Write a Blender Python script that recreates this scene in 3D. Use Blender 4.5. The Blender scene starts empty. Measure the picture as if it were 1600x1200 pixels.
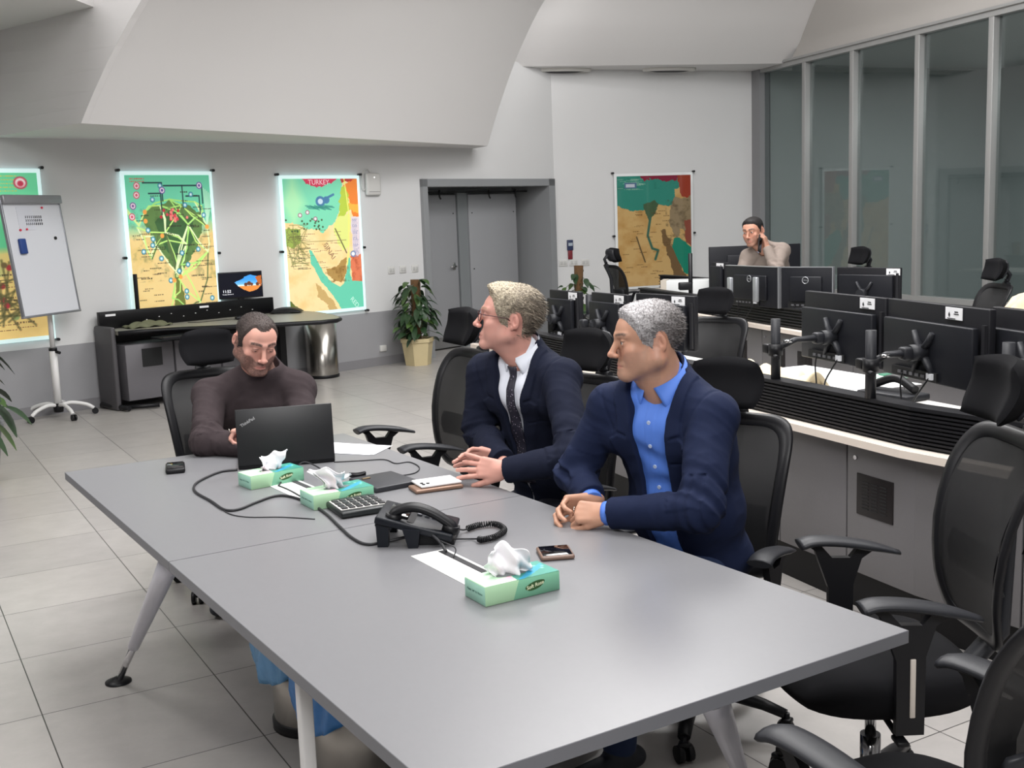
import bpy, bmesh, math, random
import numpy as np
from mathutils import Vector, Matrix, Quaternion
R = math.radians
PI = math.pi
scene = bpy.context.scene
COL = scene.collection

# ------------------------------------------------------------------ camera
CAM_H, FPX = 1.65, 1750.0
PITCH, ROLL = math.atan(261 / 1750), R(2.1)
_fw = Vector((0, math.cos(PITCH), -math.sin(PITCH)))
_up = Vector((0, math.sin(PITCH), math.cos(PITCH)))
_rt = Vector((1, 0, 0))
_rt2 = _rt * math.cos(ROLL) - _up * math.sin(ROLL)
_up2 = _up * math.cos(ROLL) + _rt * math.sin(ROLL)
cd = bpy.data.cameras.new('camera')
cd.sensor_width = 36
cd.lens = FPX / 1600 * 36
cd.clip_start = 0.05
cd.clip_end = 100
cam = bpy.data.objects.new('camera', cd)
COL.objects.link(cam)
m3 = Matrix((_rt2, _up2, -_fw)).transposed()
cam.matrix_world = Matrix.Translation((0, 0, CAM_H)) @ m3.to_4x4()
scene.camera = cam

def ray(px, py):
    return _fw + _rt2 * ((px - 800) / FPX) - _up2 * ((py - 600) / FPX)
def at(px, py, z):
    """point of the plan (height z) seen at a place of the photograph"""
    d = ray(px, py)
    return Vector((0, 0, CAM_H)) + d * ((z - CAM_H) / d.z)
def aty(px, py, y):
    d = ray(px, py)
    return Vector((0, 0, CAM_H)) + d * (y / d.y)

# ------------------------------------------------------------------ world, exposure, lights
scene.view_settings.view_transform = 'Standard'
scene.view_settings.look = 'None'
scene.view_settings.gamma = 1
scene.view_settings.use_curve_mapping = False
scene.view_settings.exposure = 0.0
w = bpy.data.worlds.new('world')
scene.world = w
w.use_nodes = True
w.node_tree.nodes['Background'].inputs[0].default_value = (0.8, 0.85, 0.9, 1)
w.node_tree.nodes['Background'].inputs[1].default_value = 0.15

def area(name, loc, target, sx, sy, power, color=(1, 0.97, 0.93)):
    l = bpy.data.lights.new(name, 'AREA')
    l.shape = 'RECTANGLE'
    l.size, l.size_y = sx, sy
    l.energy = power
    l.color = color
    o = bpy.data.objects.new(name, l)
    COL.objects.link(o)
    o.location = loc
    o.rotation_euler = (Vector(target) - Vector(loc)).to_track_quat('-Z', 'Y').to_euler()
    return o
area('ceiling_light_near', (0.6, -1.2, 4.4), (0.4, 6.5, 1.2), 3.0, 1.6, 225, (1, 0.99, 0.985))
area('ceiling_light_dome', (0.6, 4.5, 5.2), (0.4, 4.8, 0), 3.4, 3.4, 360, (1, 0.99, 0.985))
area('ceiling_light_far', (0.8, 9.6, 5.2), (0.5, 10.5, 0), 3.2, 3.2, 470, (1, 0.99, 0.985))
area('ceiling_light_left', (-4.2, 3.4, 4.2), (-3.4, 6.5, 0), 2.0, 2.0, 170, (1, 0.99, 0.985))
area('ceiling_light_right', (3.6, 6.0, 4.6), (2.6, 8.0, 0.6), 1.6, 3.0, 90, (1, 0.99, 0.985))

# ------------------------------------------------------------------ materials
def lin(c):
    return tuple(((v / 255) / 12.92 if v / 255 <= 0.04045 else ((v / 255 + 0.055) / 1.055) ** 2.4) for v in c)
MATS = {}
def mat(name, rgb, rough=0.5, metal=0.0, spec=0.5, noise=0.0, nscale=20, bump=0.0, bscale=200, coat=0.0, sheen=0.0, emit=0.0):
    if name in MATS:
        return MATS[name]
    m = bpy.data.materials.new(name)
    m.use_nodes = True
    nt = m.node_tree
    b = nt.nodes['Principled BSDF']
    c = lin(rgb) + (1,)
    b.inputs['Base Color'].default_value = c
    b.inputs['Roughness'].default_value = rough
    b.inputs['Metallic'].default_value = metal
    b.inputs['Specular IOR Level'].default_value = spec
    b.inputs['Coat Weight'].default_value = coat
    b.inputs['Sheen Weight'].default_value = sheen
    if emit:
        b.inputs['Emission Color'].default_value = c
        b.inputs['Emission Strength'].default_value = emit
    tc = None
    if noise or bump:
        tc = nt.nodes.new('ShaderNodeTexCoord')
    if noise:
        n = nt.nodes.new('ShaderNodeTexNoise')
        n.inputs['Scale'].default_value = nscale
        n.inputs['Detail'].default_value = 4
        nt.links.new(tc.outputs['Object'], n.inputs['Vector'])
        mx = nt.nodes.new('ShaderNodeMix')
        mx.data_type = 'RGBA'
        lo = tuple(v * (1 - noise) for v in c[:3]) + (1,)
        hi = tuple(min(1, v * (1 + noise)) for v in c[:3]) + (1,)
        mx.inputs[6].default_value = lo
        mx.inputs[7].default_value = hi
        nt.links.new(n.outputs['Fac'], mx.inputs[0])
        nt.links.new(mx.outputs[2], b.inputs['Base Color'])
    if bump:
        n = nt.nodes.new('ShaderNodeTexNoise')
        n.inputs['Scale'].default_value = bscale
        n.inputs['Detail'].default_value = 3
        nt.links.new(tc.outputs['Object'], n.inputs['Vector'])
        bp = nt.nodes.new('ShaderNodeBump')
        bp.inputs['Strength'].default_value = bump
        bp.inputs['Distance'].default_value = 0.002
        nt.links.new(n.outputs['Fac'], bp.inputs['Height'])
        nt.links.new(bp.outputs['Normal'], b.inputs['Normal'])
    MATS[name] = m
    return m

def mat_attr(name, rough=0.5, emit=0.0, spec=0.5, bump=0.0, bscale=200, coat=0.0, sss=0.0):
    """colour read from the mesh's own colour attribute"""
    if name in MATS:
        return MATS[name]
    m = mat(name, (200, 200, 200), rough, 0, spec, bump=bump, bscale=bscale, coat=coat)
    nt = m.node_tree
    b = nt.nodes['Principled BSDF']
    a = nt.nodes.new('ShaderNodeVertexColor')
    a.layer_name = 'Col'
    nt.links.new(a.outputs['Color'], b.inputs['Base Color'])
    if sss:
        b.inputs['Subsurface Weight'].default_value = sss
        b.inputs['Subsurface Radius'].default_value = (0.012, 0.005, 0.003)
    if emit:
        nt.links.new(a.outputs['Color'], b.inputs['Emission Color'])
        b.inputs['Emission Strength'].default_value = emit
    return m

def mat_mesh(name, rgb, alpha):
    """see-through woven office-chair mesh"""
    m = mat(name, rgb, 0.6)
    nt = m.node_tree
    b = nt.nodes['Principled BSDF']
    out = nt.nodes['Material Output']
    tr = nt.nodes.new('ShaderNodeBsdfTransparent')
    mx = nt.nodes.new('ShaderNodeMixShader')
    mx.inputs[0].default_value = alpha
    nt.links.new(tr.outputs[0], mx.inputs[1])
    nt.links.new(b.outputs[0], mx.inputs[2])
    nt.links.new(mx.outputs[0], out.inputs['Surface'])
    return m

# ------------------------------------------------------------------ mesh helpers
class MB:
    def __init__(s):
        s.v, s.f, s.s = [], [], []
    def add(s, vs, fs, smooth=False):
        o = len(s.v)
        s.v += [tuple(v) for v in vs]
        s.f += [tuple(i + o for i in f) for f in fs]
        s.s += [smooth] * len(fs)
        return s
    def box(s, c, size, rot=None, bevel=0.0, seg=2):
        bm = bmesh.new()
        bmesh.ops.create_cube(bm, size=1)
        for v in bm.verts:
            v.co = Vector((v.co.x * size[0], v.co.y * size[1], v.co.z * size[2]))
        if bevel:
            bmesh.ops.bevel(bm, geom=list(bm.edges), offset=min(bevel, min(size) * 0.49), segments=seg, affect='EDGES', profile=0.5)
        M = Matrix.Translation(c)
        if rot is not None:
            M = M @ (rot if isinstance(rot, Matrix) else Matrix.Rotation(rot, 4, 'Z')).to_4x4()
        bm.transform(M)
        bm.verts.ensure_lookup_table()
        s.add([v.co[:] for v in bm.verts], [[v.index for v in f.verts] for f in bm.faces], bool(bevel))
        bm.free()
        return s
    def tube(s, pts, r, n=10, cap=True, flat=None):
        """swept tube; r number or list; flat=(a,b) scales the section"""
        pts = [Vector(p) for p in pts]
        rs = r if isinstance(r, (list, tuple)) else [r] * len(pts)
        T = []
        for i in range(len(pts)):
            a = pts[max(i - 1, 0)]
            b = pts[min(i + 1, len(pts) - 1)]
            T.append((b - a).normalized())
        ref = Vector((0, 0, 1)) if abs(T[0].z) < 0.9 else Vector((1, 0, 0))
        U = T[0].cross(ref).normalized()
        vs, fs = [], []
        for i, p in enumerate(pts):
            if i:
                U = (U - T[i] * U.dot(T[i])).normalized()
            W = T[i].cross(U)
            fa, fb = flat or (1, 1)
            for k in range(n):
                a = 2 * PI * k / n
                vs.append(p + U * (math.cos(a) * rs[i] * fa) + W * (math.sin(a) * rs[i] * fb))
        for i in range(len(pts) - 1):
            for k in range(n):
                k2 = (k + 1) % n
                fs.append((i * n + k, i * n + k2, (i + 1) * n + k2, (i + 1) * n + k))
        s.add(vs, fs, True)
        if cap:
            o = len(s.v) - len(vs)
            s.f.append(tuple(o + k for k in reversed(range(n))))
            s.f.append(tuple(o + (len(pts) - 1) * n + k for k in range(n)))
            s.s += [False, False]
        return s
    def lathe(s, prof, c=(0, 0, 0), n=32, smooth=True, ph=0.0):
        """prof list of (r,z)"""
        vs, fs = [], []
        for (r, z) in prof:
            for k in range(n):
                a = 2 * PI * k / n + ph
                vs.append((c[0] + r * math.cos(a), c[1] + r * math.sin(a), c[2] + z))
        for i in range(len(prof) - 1):
            for k in range(n):
                k2 = (k + 1) % n
                fs.append((i * n + k, i * n + k2, (i + 1) * n + k2, (i + 1) * n + k))
        s.add(vs, fs, smooth)
        return s
    def prism(s, poly, z0, z1):
        n = len(poly)
        vs = [(x, y, z0) for x, y in poly] + [(x, y, z1) for x, y in poly]
        fs = [tuple(reversed(range(n))), tuple(range(n, 2 * n))]
        fs += [(i, (i + 1) % n, n + (i + 1) % n, n + i) for i in range(n)]
        return s.add(vs, fs)
    def grid(s, fn, nu, nv, smooth=True, thick=None):
        """fn(u,v)->point, 0..1"""
        vs = [fn(i / nu, j / nv) for j in range(nv + 1) for i in range(nu + 1)]
        fs = [(j * (nu + 1) + i, j * (nu + 1) + i + 1, (j + 1) * (nu + 1) + i + 1, (j + 1) * (nu + 1) + i) for j in range(nv) for i in range(nu)]
        return s.add(vs, fs, smooth)
    def xform(s, M):
        s.v = [tuple(M @ Vector(v)) for v in s.v]
        return s
    def build(s, name, m, parent=None, mods=None, fixn=True):
        me = bpy.data.meshes.new(name)
        me.from_pydata(s.v, [], s.f)
        me.polygons.foreach_set('use_smooth', s.s)
        me.validate()
        me.update()
        if fixn:
            bm = bmesh.new()
            bm.from_mesh(me)
            bmesh.ops.recalc_face_normals(bm, faces=bm.faces)
            bm.to_mesh(me)
            bm.free()
        for x in (m if isinstance(m, (list, tuple)) else [m]):
            me.materials.append(x)
        o = bpy.data.objects.new(name, me)
        COL.objects.link(o)
        if parent:
            o.parent = parent
        return o

def solid(o, t, off=0):
    md = o.modifiers.new('solidify', 'SOLIDIFY')
    md.thickness = t
    md.offset = off
    return o
def subd(o, n=1):
    md = o.modifiers.new('subd', 'SUBSURF')
    md.levels = md.render_levels = n
    return o
def tag(o, label=None, cat=None, group=None, kind=None):
    if label: o['label'] = label
    if cat: o['category'] = cat
    if group: o['group'] = group
    if kind: o['kind'] = kind
    return o
def empty(name, loc=(0, 0, 0), rz=0.0, label=None, cat=None, group=None):
    o = bpy.data.objects.new(name, None)
    COL.objects.link(o)
    o.location = loc
    o.rotation_euler = (0, 0, rz)
    o.empty_display_size = 0.05
    return tag(o, label, cat, group)
def copy_tree(o, parent=None):
    c = o.copy()
    COL.objects.link(c)
    if parent:
        c.parent = parent
    for ch in list(o.children):
        copy_tree(ch, c)
    return c
def text(name, body, size, m, parent, loc, rot, ext=0.0004, align='CENTER', shear=0.0, bold=0.0):
    cu = bpy.data.curves.new(name, 'FONT')
    cu.body = body
    cu.size = size
    cu.extrude = ext
    cu.offset = bold
    cu.align_x = align
    cu.align_y = 'CENTER'
    cu.shear = shear
    cu.materials.append(m)
    t = bpy.data.objects.new('t', cu)
    COL.objects.link(t)
    dg = bpy.context.evaluated_depsgraph_get()
    me = bpy.data.meshes.new_from_object(t.evaluated_get(dg))
    bpy.data.objects.remove(t)
    bpy.data.curves.remove(cu)
    me.name = name
    o = bpy.data.objects.new(name, me)
    COL.objects.link(o)
    o.parent = parent
    o.matrix_local = Matrix.Translation(loc) @ rot.to_4x4()
    return o
def smooth_path(pts, n=8):
    """Catmull-Rom through pts"""
    P = [Vector(p) for p in pts]
    P = [P[0] * 2 - P[1]] + P + [P[-1] * 2 - P[-2]]
    out = []
    for i in range(1, len(P) - 2):
        for k in range(n):
            t = k / n
            a, b, c, d = P[i - 1], P[i], P[i + 1], P[i + 2]
            out.append(0.5 * ((2 * b) + (c - a) * t + (2 * a - 5 * b + 4 * c - d) * t * t + (3 * b - a - 3 * c + d) * t ** 3))
    out.append(P[-2])
    return out
rng = random.Random(7)
# ------------------------------------------------------------------ the room
M_wall = mat('wall_paint', (210, 210, 210), 0.75, noise=0.02, nscale=1.5, bump=0.05, bscale=60)
M_dado = mat('dado_paint', (150, 150, 153), 0.5, noise=0.05, nscale=3)
M_ceil = mat('ceiling_plaster', (216, 214, 213), 0.8, noise=0.02, nscale=1.0)
M_steel = mat('grey_door_paint', (150, 151, 154), 0.45, noise=0.03, nscale=3)
M_frame = mat('grey_frame_paint', (140, 142, 144), 0.4)
M_dark = mat('dark_gap', (25, 26, 28), 0.6)

def U(a):
    return Vector((math.cos(R(a)), math.sin(R(a)), 0))
def wall(name, p, q, z0, z1, m, th=0.15, side=1):
    """slab from p to q, room side on the p-q line; thickness goes to the left of p->q times side"""
    p = Vector((p[0], p[1], 0)); q = Vector((q[0], q[1], 0))
    d = (q - p).normalized()
    n = Vector((-d.y, d.x, 0)) * th * side
    b = MB().prism([(p.x, p.y), (q.x, q.y), (q.x + n.x, q.y + n.y), (p.x + n.x, p.y + n.y)], z0, z1)
    o = b.build(name, m)
    o['kind'] = 'structure'
    return o
# floor: 60 cm tiles, turned with the table
fl = MB().prism([(-11, -5), (11, -5), (11, 20), (-11, 20)], -0.12, 0.0)
M_floor = mat('floor_tile', (196, 190, 182), 0.35)
nt = M_floor.node_tree
bs = nt.nodes['Principled BSDF']
tc = nt.nodes.new('ShaderNodeTexCoord')
mp = nt.nodes.new('ShaderNodeMapping')
mp.vector_type = 'TEXTURE'
gp = at(66, 1117, 0)
mp.inputs['Location'].default_value = (gp.x, gp.y, 0)
mp.inputs['Rotation'].default_value = (0, 0, R(29.8))
br = nt.nodes.new('ShaderNodeTexBrick')
br.offset = 0
br.squash = 1
br.inputs['Scale'].default_value = 1
br.inputs['Brick Width'].default_value = 0.6
br.inputs['Row Height'].default_value = 0.6
br.inputs['Mortar Size'].default_value = 0.0022
br.inputs['Mortar Smooth'].default_value = 0.1
br.inputs['Color1'].default_value = lin((168, 164, 161)) + (1,)
br.inputs['Color2'].default_value = lin((176, 172, 168)) + (1,)
br.inputs['Mortar'].default_value = lin((70, 68, 66)) + (1,)
nz = nt.nodes.new('ShaderNodeTexNoise')
nz.inputs['Scale'].default_value = 7
nz.inputs['Detail'].default_value = 8
nz.inputs['Roughness'].default_value = 0.65
mx = nt.nodes.new('ShaderNodeMix')
mx.data_type = 'RGBA'
mx.blend_type = 'MULTIPLY'
mx.inputs[0].default_value = 1.0
rp = nt.nodes.new('ShaderNodeValToRGB')
rp.color_ramp.elements[0].position = 0.3
rp.color_ramp.elements[0].color = (0.86, 0.86, 0.86, 1)
rp.color_ramp.elements[1].position = 0.7
rp.color_ramp.elements[1].color = (1, 1, 1, 1)
nt.links.new(tc.outputs['Object'], mp.inputs['Vector'])
nt.links.new(mp.outputs['Vector'], br.inputs['Vector'])
nt.links.new(tc.outputs['Object'], nz.inputs['Vector'])
nt.links.new(nz.outputs['Fac'], rp.inputs['Fac'])
nt.links.new(br.outputs['Color'], mx.inputs[6])
nt.links.new(rp.outputs['Color'], mx.inputs[7])
nt.links.new(mx.outputs[2], bs.inputs['Base Color'])
o = fl.build('floor', M_floor)
o['kind'] = 'structure'

W_A = 44.5
B1 = Vector((-1.526, 12.892, 0))
B2 = Vector((0.66, 15.185, 0))
B3 = Vector((3.56, 16.202, 0))
WL0 = B1 - U(W_A) * 9.0
GL_D = -70.7
GL1 = B3 + U(GL_D) * 12.0
wall('wall_left', WL0, B1, 0, 3.6, M_wall)
# back wall, with the recessed double doorway
db = (B2 - B1).normalized()
D0 = Vector((-1.0, 13.436, 0))
D1 = Vector((0.645, 15.146, 0))
D0 = B1 + db * (D0 - B1).dot(db)
D1 = B1 + db * (D1 - B1).dot(db)
wall('wall_back', B1, D0, 0, 3.6, M_wall)
wall('wall_back', D1, B2, 0, 3.6, M_wall)
wall('wall_back', D0, D1, 2.13, 3.6, M_wall)
wall('wall_right', B2, B3, 0, 3.6, M_wall)
# grey lower band, a few millimetres proud of the plaster
def band(name, p, q, z0, z1, m, th=0.006):
    return wall(name, p, q, z0, z1, m, th, side=-1)
band('trim_1', WL0, B1, 0.10, 0.625, M_dado)
band('trim_2', B1, D0 - db * 0.08, 0.10, 0.625, M_dado)
band('baseboard_left', WL0, B1, 0.0, 0.10, mat('skirting', (128, 127, 130), 0.4), 0.014)
band('baseboard_back', B1, D0 - db * 0.08, 0.0, 0.10, MATS['skirting'], 0.014)
band('baseboard_right', B2, B3, 0.0, 0.10, MATS['skirting'], 0.014)
# doorway
nb = Vector((-db.y, db.x, 0))          # outwards, through the wall
def onb(s, d, z):                       # s along from D0, d depth behind the wall face
    p = D0 + db * s + nb * d
    return Vector((p.x, p.y, z))
LW = (D1 - D0).length
RZ = math.atan2(db.y, db.x)
fr = MB()
fr.box(onb(0.04, 0.10, 1.065), (0.08, 0.30, 2.13), RZ)
fr.box(onb(LW - 0.06, 0.10, 1.065), (0.12, 0.30, 2.13), RZ)
fr.box(onb(LW / 2, 0.10, 2.085), (LW, 0.30, 0.09), RZ)
o = fr.build('door_frame', M_frame); tag(o, kind='structure')
jb = MB()
jb.box(onb(0.01, 0.42, 1.03), (0.03, 0.46, 2.06), RZ)
jb.box(onb(LW - 0.10, 0.42, 1.03), (0.03, 0.46, 2.06), RZ)
jb.box(onb(LW / 2, 0.42, 2.06), (LW, 0.46, 0.03), RZ)
o = jb.build('door_frame', M_frame); tag(o, kind='structure')
def door(name, s0, s1, depth, handle=None):
    r = empty(name, onb(s0, depth, 0), RZ)
    tag(r, kind='structure')
    wd = s1 - s0
    p = MB().box((wd / 2, 0.02, 0.99), (wd - 0.008, 0.045, 1.93), bevel=0.004)
    p.build('door_panel', M_steel, r)
    k = MB().box((wd / 2, -0.006, 0.09), (wd - 0.05, 0.008, 0.14))
    k.build('kick_plate', mat('kick_plate', (150, 150, 150), 0.3, 0.7), r)
    for (a, z) in ((0.06, 1.72), (wd - 0.06, 1.72), (0.06, 1.0), (0.06, 0.3), (wd - 0.06, 0.3)):
        c = MB()
        c.tube([(a, -0.001, z), (a, -0.008, z)], 0.008, 8)
        c.build('bolt_head', M_dark, r)
    if handle:
        h = MB()
        h.box((handle, -0.008, 1.05), (0.035, 0.01, 0.09), bevel=0.003)
        h.tube([(handle, -0.01, 1.05), (handle, -0.05, 1.05), (handle - 0.10, -0.052, 1.045)], 0.009, 8)
        h.build('door_handle', mat('satin_metal', (160, 160, 158), 0.3, 1.0), r)
    return r
door('door_1', 0.08, 1.02, 0.46, 0.86)
door('door_2', 1.20, 2.10, 0.42)
mu = MB().box(onb(1.11, 0.46, 1.0), (0.17, 0.05, 2.0), RZ)
o = mu.build('door_frame', mat('grey_mullion', (126, 130, 132), 0.45)); tag(o, kind='structure')
bk = MB().box(onb(LW / 2, 0.66, 1.05), (LW, 0.04, 2.1), RZ)
o = bk.build('door_frame', M_frame); tag(o, kind='structure')
tr_ = MB().box(onb(LW / 2, 0.36, 1.985), (LW - 0.25, 0.03, 0.018), RZ)
for s_ in (0.62, 1.5, 2.0):
    tr_.tube([onb(s_, 0.33, 2.01), onb(s_, 0.33, 1.93), onb(s_ + 0.02, 0.33, 1.90)], 0.012, 6)
o = tr_.build('door_frame', M_dark); tag(o, kind='structure')

# shells of the ceiling: curved plaster gores round the hall
def shell(name, lo, hi, th=0.03, nu=10, back=None):
    """ruled curved shell between two edge curves (lists of points)"""
    n = len(lo)
    lo = smooth_path(lo, 5); hi = smooth_path(hi, 5)
    b = MB()
    k = len(lo)
    vs = []
    for j in range(k):
        for i in range(nu + 1):
            vs.append(Vector(lo[j]).lerp(Vector(hi[j]), i / nu))
    fs = [(j * (nu + 1) + i, j * (nu + 1) + i + 1, (j + 1) * (nu + 1) + i + 1, (j + 1) * (nu + 1) + i) for j in range(k - 1) for i in range(nu)]
    b.add(vs, fs, True)
    o = b.build(name, M_ceil, fixn=False)
    md = o.modifiers.new('solidify', 'SOLIDIFY')
    md.thickness = th
    md.offset = 1 if back else -1
    o.modifiers.new('split', 'EDGE_SPLIT')
    tag(o, kind='structure')
    return o
P1 = Vector((-3.295, 9.061, 2.5)); Q1 = Vector((-0.187, 13.686, 2.5))
n1 = Vector((0.83, -0.558, 0))
SV = [0, .1, .2, .35, .5, .7, .9, 1.2, 1.6, 2.2, 3.0]
zl = lambda s: 1.2 * s - .26 * s * s if s < 1.5 else 1.215 + .42 * (s - 1.5)
zr = lambda s: 2.5 * s - .8 * s * s if s < 1.2 else 1.848 + .50 * (s - 1.2)
lo = [P1 + n1 * s + Vector((0, 0, zl(s))) for s in SV]
hi = [Q1 + n1 * s + Vector((0, 0, zr(s))) for s in SV]
shell('ceiling_shell', lo, hi)
# flat soffit from the first shell back to the wall
WLs = Vector((-4.45, 10.02, 0))
so = MB().prism([(P1.x, P1.y), (Q1.x, Q1.y), (Q1.x - 0.35, Q1.y + 0.75), (B1.x - .1, B1.y + .1), (WLs.x - .1, WLs.y + .1)], 2.5, 2.56)
o = so.build('ceiling_soffit', M_ceil); tag(o, kind='structure')
# its end face towards the camera side, up to the higher ceiling
sd = Vector((-0.815, 0.58, 0)).normalized()
ef = MB()
e0 = [p for p in lo[:8]]
vs = []
for p in e0:
    vs.append(p.copy())
    vs.append(Vector((WLs.x - 0.05, WLs.y + 0.05, p.z)))
fs = [(2 * i, 2 * i + 1, 2 * i + 3, 2 * i + 2) for i in range(len(e0) - 1)]
ef.add(vs, fs)
o = ef.build('ceiling_end_face', M_ceil); solid(o, 0.06); tag(o, kind='structure')
uc = MB().prism([(P1.x + .2, P1.y), (WLs.x - .2, WLs.y + .2), (-9.5, 5.5), (-9.5, 0), (-4, 0)], 3.36, 3.42)
o = uc.build('ceiling_left', M_ceil); tag(o, kind='structure')
# second shell and the higher flat ceiling behind it
S2 = Vector((3.918, 15.484, 3.55)); R2 = S2 + Vector((-0.9825, -0.1865, 0)) * 4.6
n2 = Vector((0.1865, -0.9825, 0))
pr2 = ((0, 3.55), (.22, 3.74), (.46, 3.96), (.76, 4.23), (1.3, 4.6), (2.2, 5.1), (3.2, 5.4))
lo2 = [R2 + n2 * s + Vector((0, 0, z - 3.55)) for s, z in pr2]
hi2 = [S2 + n2 * s + Vector((0, 0, z - 3.55)) for s, z in pr2]
shell('ceiling_shell', lo2, hi2)
R2b = S2 + Vector((-0.9825, -0.1865, 0)) * 3.7
hc = MB().prism([(R2b.x, R2b.y + .005), (S2.x + .0, S2.y + .005), (S2.x + .3, S2.y + 1.2), (B3.x, B3.y + .3), (B2.x - .2, B2.y + .3), (R2b.x - .12, R2b.y + .15)], 3.55, 3.62)
o = hc.build('ceiling', M_ceil); tag(o, kind='structure')
# third shell over the glass wall
G1 = B3 + U(GL_D) * 11.5
n3 = Vector((-0.944, -0.33, 0))
lo3 = hi2
hi3 = [Vector((G1.x, G1.y, 0)) + n3 * s * 1.1 + Vector((0, 0, z)) for s, z in ((0, 3.55), (.15, 3.85), (.30, 4.2), (.5, 4.6), (.9, 5.1), (1.8, 5.5), (3.0, 5.7))]
M_c3 = mat('shaded_plaster', (168, 164, 160), 0.85, noise=0.03, nscale=1.5)  # ceiling plaster with this facet's shade put into the colour
lo3b = [Vector((3.87, 15.27, 3.56))] + [p for p in hi2[1:]]
o = shell('ceiling_shell', lo3b, hi3, back=1)
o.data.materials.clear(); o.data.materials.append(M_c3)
# slot diffusers in the high ceiling
for (px, py) in ((880, 107.5), (1046, 106.5)):
    c = at(px, py, 3.55)
    r = empty('ceiling_vent', (c.x, c.y, 3.55), R(12), 'oval slot air diffuser in the ceiling %s' % ('nearer the tall glass wall' if px > 1000 else 'above the grey doorway side'), 'vent', 'slot diffusers in the ceiling')
    b = MB()
    ring = []
    for rr, z in ((0.38, 0), (0.38, -0.035), (0.33, -0.045), (0.32, -0.03)):
        ring.append((rr, z))
    b.lathe(ring, n=40)
    b.v = [(x, y * 0.30, z) for x, y, z in b.v]
    b.build('rim', mat('vent_rim', (205, 203, 198), 0.5), r)
    b = MB().lathe([(0.0001, -0.052), (0.20, -0.05), (0.31, -0.034)], n=40)
    b.v = [(x, y * 0.30, z) for x, y, z in b.v]
    b.build('slot', M_dark, r)
# big plain enclosure behind the camera
wall('wall_near', (-11, -4.6), (11, -4.6), 0, 6, M_wall, side=-1)
wall('wall_outer', (-10.6, -4.6), (-8.2, 6.7), 0, 6, M_wall)
wall('wall_side', (8.6, 0.4), (7.6, -4.6), 0, 6, M_wall)
uc = MB().prism([(-11, -5), (11, -5), (11, 17), (-11, 17)], 6.0, 6.1)
o = uc.build('ceiling_dome_top', M_ceil); tag(o, kind='structure')

# glass wall on the right
gd = U(GL_D)
gn = Vector((-gd.y, gd.x, 0)) * 1      # outwards (to +x)
def ong(s, d, z):
    p = B3 + gd * s + gn * d
    return Vector((p.x, p.y, z))
GR = math.atan2(gd.y, gd.x)
M_alu = mat('brushed_aluminium', (158, 158, 157), 0.4, 0.3)
st = [0.0, 0.2, 1.24, 2.25, 3.44, 4.57, 5.75, 7.0, 8.3, 9.6]
post = MB().box(ong(0.10, 0.04, 1.78), (0.20, 0.16, 3.56), GR)
o = post.build('window_frame', mat('corner_post', (128, 128, 130), 0.45)); tag(o, kind='structure')
for i, s_ in enumerate(st[2:]):
    b = MB().box(ong(s_, 0.03, 2.05), (0.075, 0.11, 3.0), GR, bevel=0.004)
    b.box(ong(s_ - 0.05, 0.05, 2.05), (0.02, 0.06, 3.0), GR)
    o = b.build('window_mullion', M_alu); tag(o, kind='structure')
b = MB().box(ong(5.2, 0.03, 3.53), (10.2, 0.12, 0.06), GR)
b.box(ong(5.2, 0.02, 3.575), (10.2, 0.16, 0.03), GR)
o = b.build('window_frame', M_alu); tag(o, kind='structure')
b = MB().box(ong(5.2, 0.05, 0.55), (10.2, 0.16, 0.06), GR)
o = b.build('window_sill', M_alu); tag(o, kind='structure')
wall('wall_glass_side', ong(0, 0, 0), ong(11, 0, 0), 0, 0.52, M_dado)
gm = bpy.data.materials.new('tinted_glass'); gm.use_nodes = True
nt = gm.node_tree
for n_ in list(nt.nodes):
    if n_.type != 'OUTPUT_MATERIAL': nt.nodes.remove(n_)
gl = nt.nodes.new('ShaderNodeBsdfGlossy'); gl.inputs['Roughness'].default_value = 0.02
gl.inputs['Color'].default_value = (0.9, 0.92, 0.92, 1)
trn = nt.nodes.new('ShaderNodeBsdfTransparent'); trn.inputs['Color'].default_value = (0.745, 0.775, 0.77, 1)
fz = nt.nodes.new('ShaderNodeLayerWeight'); fz.inputs['Blend'].default_value = 0.5
pw_ = nt.nodes.new('ShaderNodeMath'); pw_.operation = 'POWER'; pw_.inputs[1].default_value = 4.0
ml_ = nt.nodes.new('ShaderNodeMath'); ml_.operation = 'MULTIPLY_ADD'; ml_.inputs[1].default_value = 0.7; ml_.inputs[2].default_value = 0.05
nt.links.new(fz.outputs['Facing'], pw_.inputs[0]); nt.links.new(pw_.outputs[0], ml_.inputs[0])
mxx = nt.nodes.new('ShaderNodeMixShader')
nt.links.new(ml_.outputs[0], mxx.inputs[0]); nt.links.new(trn.outputs[0], mxx.inputs[1]); nt.links.new(gl.outputs[0], mxx.inputs[2])
nt.links.new(mxx.outputs[0], nt.nodes['Material Output'].inputs['Surface'])
for i in range(1, len(st) - 1):
    a, c = st[i] + 0.0, st[i + 1]
    b = MB().box(ong((a + c) / 2, 0.05, 2.04), (c - a, 0.008, 2.94), GR)
    o = b.build('window_%d' % i, gm); tag(o, kind='structure')
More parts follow.
